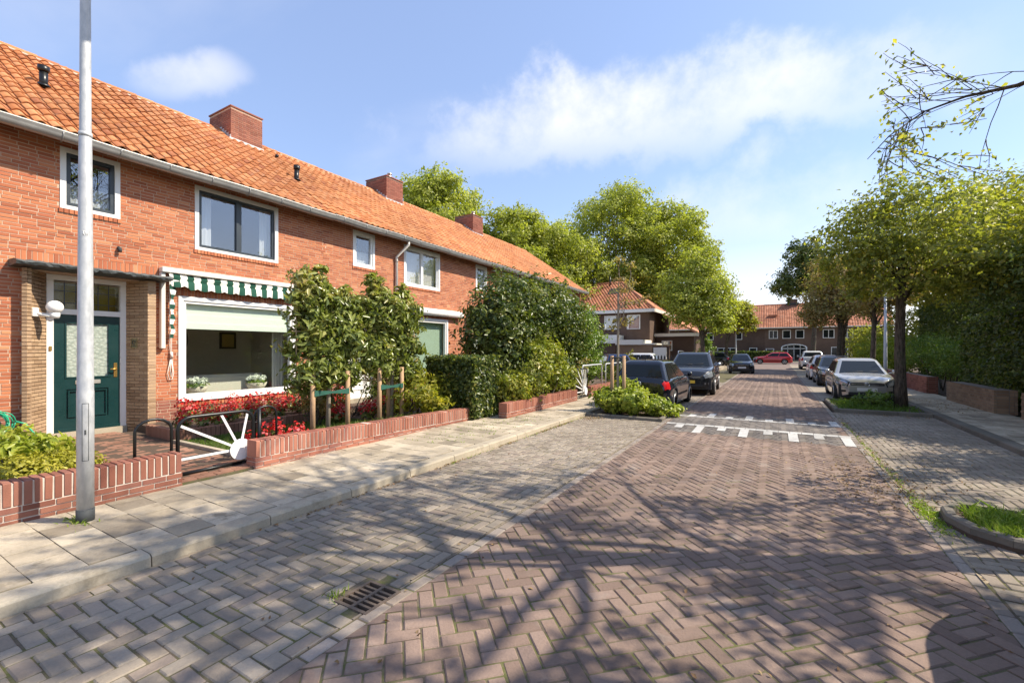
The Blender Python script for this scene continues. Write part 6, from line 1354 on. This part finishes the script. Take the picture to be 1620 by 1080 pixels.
# plane trees beyond the terrace
GP = 'tall plane trees behind the houses'
def plane(label, c, s, nleaf, seed, top):
    x, y = c; lob = []; rg = np.random.default_rng(seed)
    for i in range(24):
        a = i*2.4+seed; f = (i+.5)/24; zc_ = 6+(top-6)*(.05+.86*f)-.6; wr = s*(.35+.65*math.sin(PI*min(1, .25+.72*f))**.8); rr = wr*(.35+.55*((i*.618) % 1)); lob.append(((x+rr*math.cos(a), y+rr*math.sin(a), zc_), (s*.36, s*.36, s*.27)))
    lob.append(((x, y, top-s*.3), (s*.4, s*.4, s*.3)))
    return tree('plane_tree', label, (x, y, 0), 7, .42, lob, nleaf, .33, 'lf_plane', 'bark_pale', GP, nlimb=26, clump=.17, nclump=nleaf//16)
plane('plane tree crown rising behind the second chimney', (-30.5, 36.0), 7.0, 42000, 1, 20.5)
plane('plane tree crown rising behind the far end of the terrace roof', (-25.5, 44), 6.0, 34000, 2, 18.2)
plane('tallest plane tree behind the brown house', (-17.5, 57), 7.6, 44000, 3, 23.5)
plane('plane tree crown at the right flank of the brown house', (-11.5, 57), 6.4, 40000, 4, 20)
plane('plane tree crown closing the gap above the terrace verge', (-22.8, 49), 6.6, 34000, 5, 17.0)
tree('street_tree', 'broad green street tree between the brown house and the far row', (-5.2, 40, .08), 3.2, .2, [((-6.3, 40, 5.2), (2.2, 2.2, 1.8)), ((-4.3, 40.5, 5.0), (1.9, 2, 1.7)), ((-5.3, 41, 7.2), (2.4, 2.4, 1.9)), ((-3.8, 39.5, 3.8), (1.3, 1.4, 1.0)), ((-7.4, 41, 7.0), (1.9, 2, 1.8)), ((-5.6, 41.5, 9.0), (1.9, 2, 1.6))], 18000, .24, 'lf_plane', group='street trees on the left', clump=.16, nlimb=22, nclump=700)
tree('street_tree', 'smaller browning street tree near the black car on the left', (-4.0, 47, .08), 3, .14, [((-3.4, 47, 5.0), (1.7, 1.8, 1.5)), ((-2.6, 48, 4.2), (1.3, 1.4, 1.0)), ((-4.4, 47.5, 6.2), (1.6, 1.7, 1.4))], 8000, .22, 'lf_yellow', group='street trees on the left', clump=.17)
hedge('front_hedge', 'green hedge before the far row houses', (-9, 77, 0), (1, 78.2, 1.3), 5000, .3, 'lf_dark')
shrub('conifer_bush', 'bright green conical bush behind the off-roader', (-5.6, 43.5, 0), [((-5.4, 43.5, 1.4), (.8, .8, 1.4)), ((-5.4, 43.5, 2.5), (.5, .5, .8))], 2500, .15, 'lf_bright')
def pole(label, loc, h, name='street_lamp'):
    o = empty(name, loc); tag(o, label, 'street lamp', 'distant lamp posts'); MB().tube([(0, 0, 0), (0, 0, 1), (0, 0, h)], [.08, .075, .05], 10).build('pole', M['galv'], o); MB().cbox((-.55, -.08, h), (.1, .08, h+.1), .02).build('lantern', M['galv'], o)
shrub('back_shrub', 'tall light green shrubs closing the view behind the right hand lamp post', (6.5, 46, 0), [((6.3, 45, 1.8), (1.5, 2, 1.9)), ((7.6, 42, 2.2), (1.4, 2, 2.3)), ((8.6, 38, 2.4), (1.4, 2, 2.4)), ((6.6, 40, 1.4), (1.0, 2, 1.4))], 12000, .2, 'lf_street', clump=.15)
tree('garden_tree', 'round headed garden tree out past the right edge throwing an oval shadow', (6.3, 10.5, .1), 3.2, .07, [((6.3, 10.5, 4.1), (.95, .95, .8))], 5000, .11, 'lf_hedge', nlimb=10)
pole('distant lamp post right of the street tree trunk', (4.45, 27, .08), 4.3); pole('distant white lamp post left of the far black car', (-3.3, 48, .08), 4.6)
# ------------------------------------------------------------------ near tree whose branches and shadow enter the picture
nt = empty('near_street_tree', (2.75, 5.36, .03)); tag(nt, 'sparse street tree at the right edge with thin branches against the sky', 'tree')
B0 = Vector((2.75, 5.36, .03))
tr = MB(); tpts = [Vector((0, 0, -.1)), Vector((.02, .0, 1)), Vector((-.02, .05, 2.2)), Vector((.05, .0, 3.4)), Vector((0, .05, 4.8)), Vector((.05, 0, 5.8)), Vector((0, 0, 6.9))]
tr.tube(tpts, [.19, .15, .135, .125, .10, .07, .03], 12); tr.build('trunk', M['bark'], nt)
tips = []; lm = MB(); tw = MB()
def seen(p):
    q = project(*(B0+p)); return q is not None and -30 < q[0] < 1650 and -30 < q[1] < 1100
def allowed(p):
    q = project(*(B0+p)); return q[0] > 1385 and 60 < q[1] < 290
def grow(mb, p, d, L, r, lvl, free=False):
    """branch with side twigs; twigs that would hang into the open view are pruned away, as the street keeps them"""
    n = 5
    for trial in range(9):
        pts = [p]; dd = d.normalized() if trial == 0 else (d.normalized()+Vector(RNG.normal(size=3))*.35).normalized(); cu = .07 if free else .16
        for i in range(n):
            dd = (dd+Vector(RNG.normal(size=3))*cu+Vector((0, 0, .05 if lvl < 2 else -.03))).normalized(); pts.append(pts[-1]+dd*L/n)
        if not any(seen(q) and not (free and allowed(q)) for q in pts): break
    else: return
    mb.tube(pts, [r*(1-.62*i/n) for i in range(n+1)], 6 if lvl < 2 else 4)
    if lvl >= 3: (ftips if free else tips).extend(pts[2:]); return
    for k_ in range(3):
        i = RNG.integers(2, n+1); side = Vector(RNG.normal(size=3)); nd = (dd*(1. if free else .75)+side.normalized()*(.6 if free else .75)).normalized(); grow(tw if lvl >= 1 else mb, pts[i], nd, L*RNG.uniform(.45, .68), max(.006, r*.42), lvl+1, free)
    grow(tw if lvl >= 1 else mb, pts[-1], dd, L*.55, max(.006, r*.4), lvl+1, free)
ftips = []
for i in range(15):
    a = i*2.399; s = tpts[3+i % 4]; el = .35+.5*(i % 4)/3; grow(lm, s, Vector((math.cos(a)*math.cos(el), math.sin(a)*math.cos(el), math.sin(el))), 2.9-.28*(i % 4), .055, 0)
# the branch that reaches into the picture
mp = [tpts[3], Vector((-.02, .7, 4.1)), Vector((-.12, 1.5, 4.5)), Vector((-.35, 2.04, 4.62)), Vector((-.75, 2.14, 4.66)), Vector((-1.15, 2.07, 4.55)), Vector((-1.5, 1.99, 4.3)), Vector((-1.72, 1.99, 4.05))]
lm.tube(mp, [.05, .038, .03, .023, .015, .010, .007, .004], 7)
for k_ in range(30):
    i = RNG.integers(3, 8); q = mp[i].lerp(mp[i-1], RNG.random()); v = Vector(RNG.normal(size=3))*.7; tg = (mp[i]-mp[i-1]).normalized(); grow(tw, q, tg*1.1+v, RNG.uniform(.5, 1.1), .006, 2, True)
lm.build('limb', M['bark'], nt); tw.build('twig', M['bark'], nt)
T_ = np.array([tuple(t) for t in tips]); T_ = T_[RNG.random(len(T_)) < .6]; n = 36000; P = T_[RNG.integers(0, len(T_), n)]+RNG.normal(size=(n, 3))*.12
F_ = np.array([tuple(t) for t in ftips]); m_ = 520; Pf = F_[RNG.integers(0, len(F_), m_)]+RNG.normal(size=(m_, 3))*.035
land = P[:, 0]+B0.x-(P[:, 2])*.853; ok = np.array([not seen(Vector(p)) for p in P]) & (land > -4.4+RNG.normal(size=n)*.3) & ~((land > .55) & (P[:, 1]+B0.y-P[:, 2]*.453 < 3.7)) & ((land > -2.6) | (RNG.random(n) < .45)); P = P[ok]
leaves('crown', np.concatenate([P, Pf]), RNG.normal(size=(len(P)+m_, 3))*.6+np.array([0, 0, .5]), np.concatenate([np.full(len(P), .12), np.full(m_, .062)]), M['lf_street'], nt, aspect=.55)
print('tips', len(tips), len(ftips))
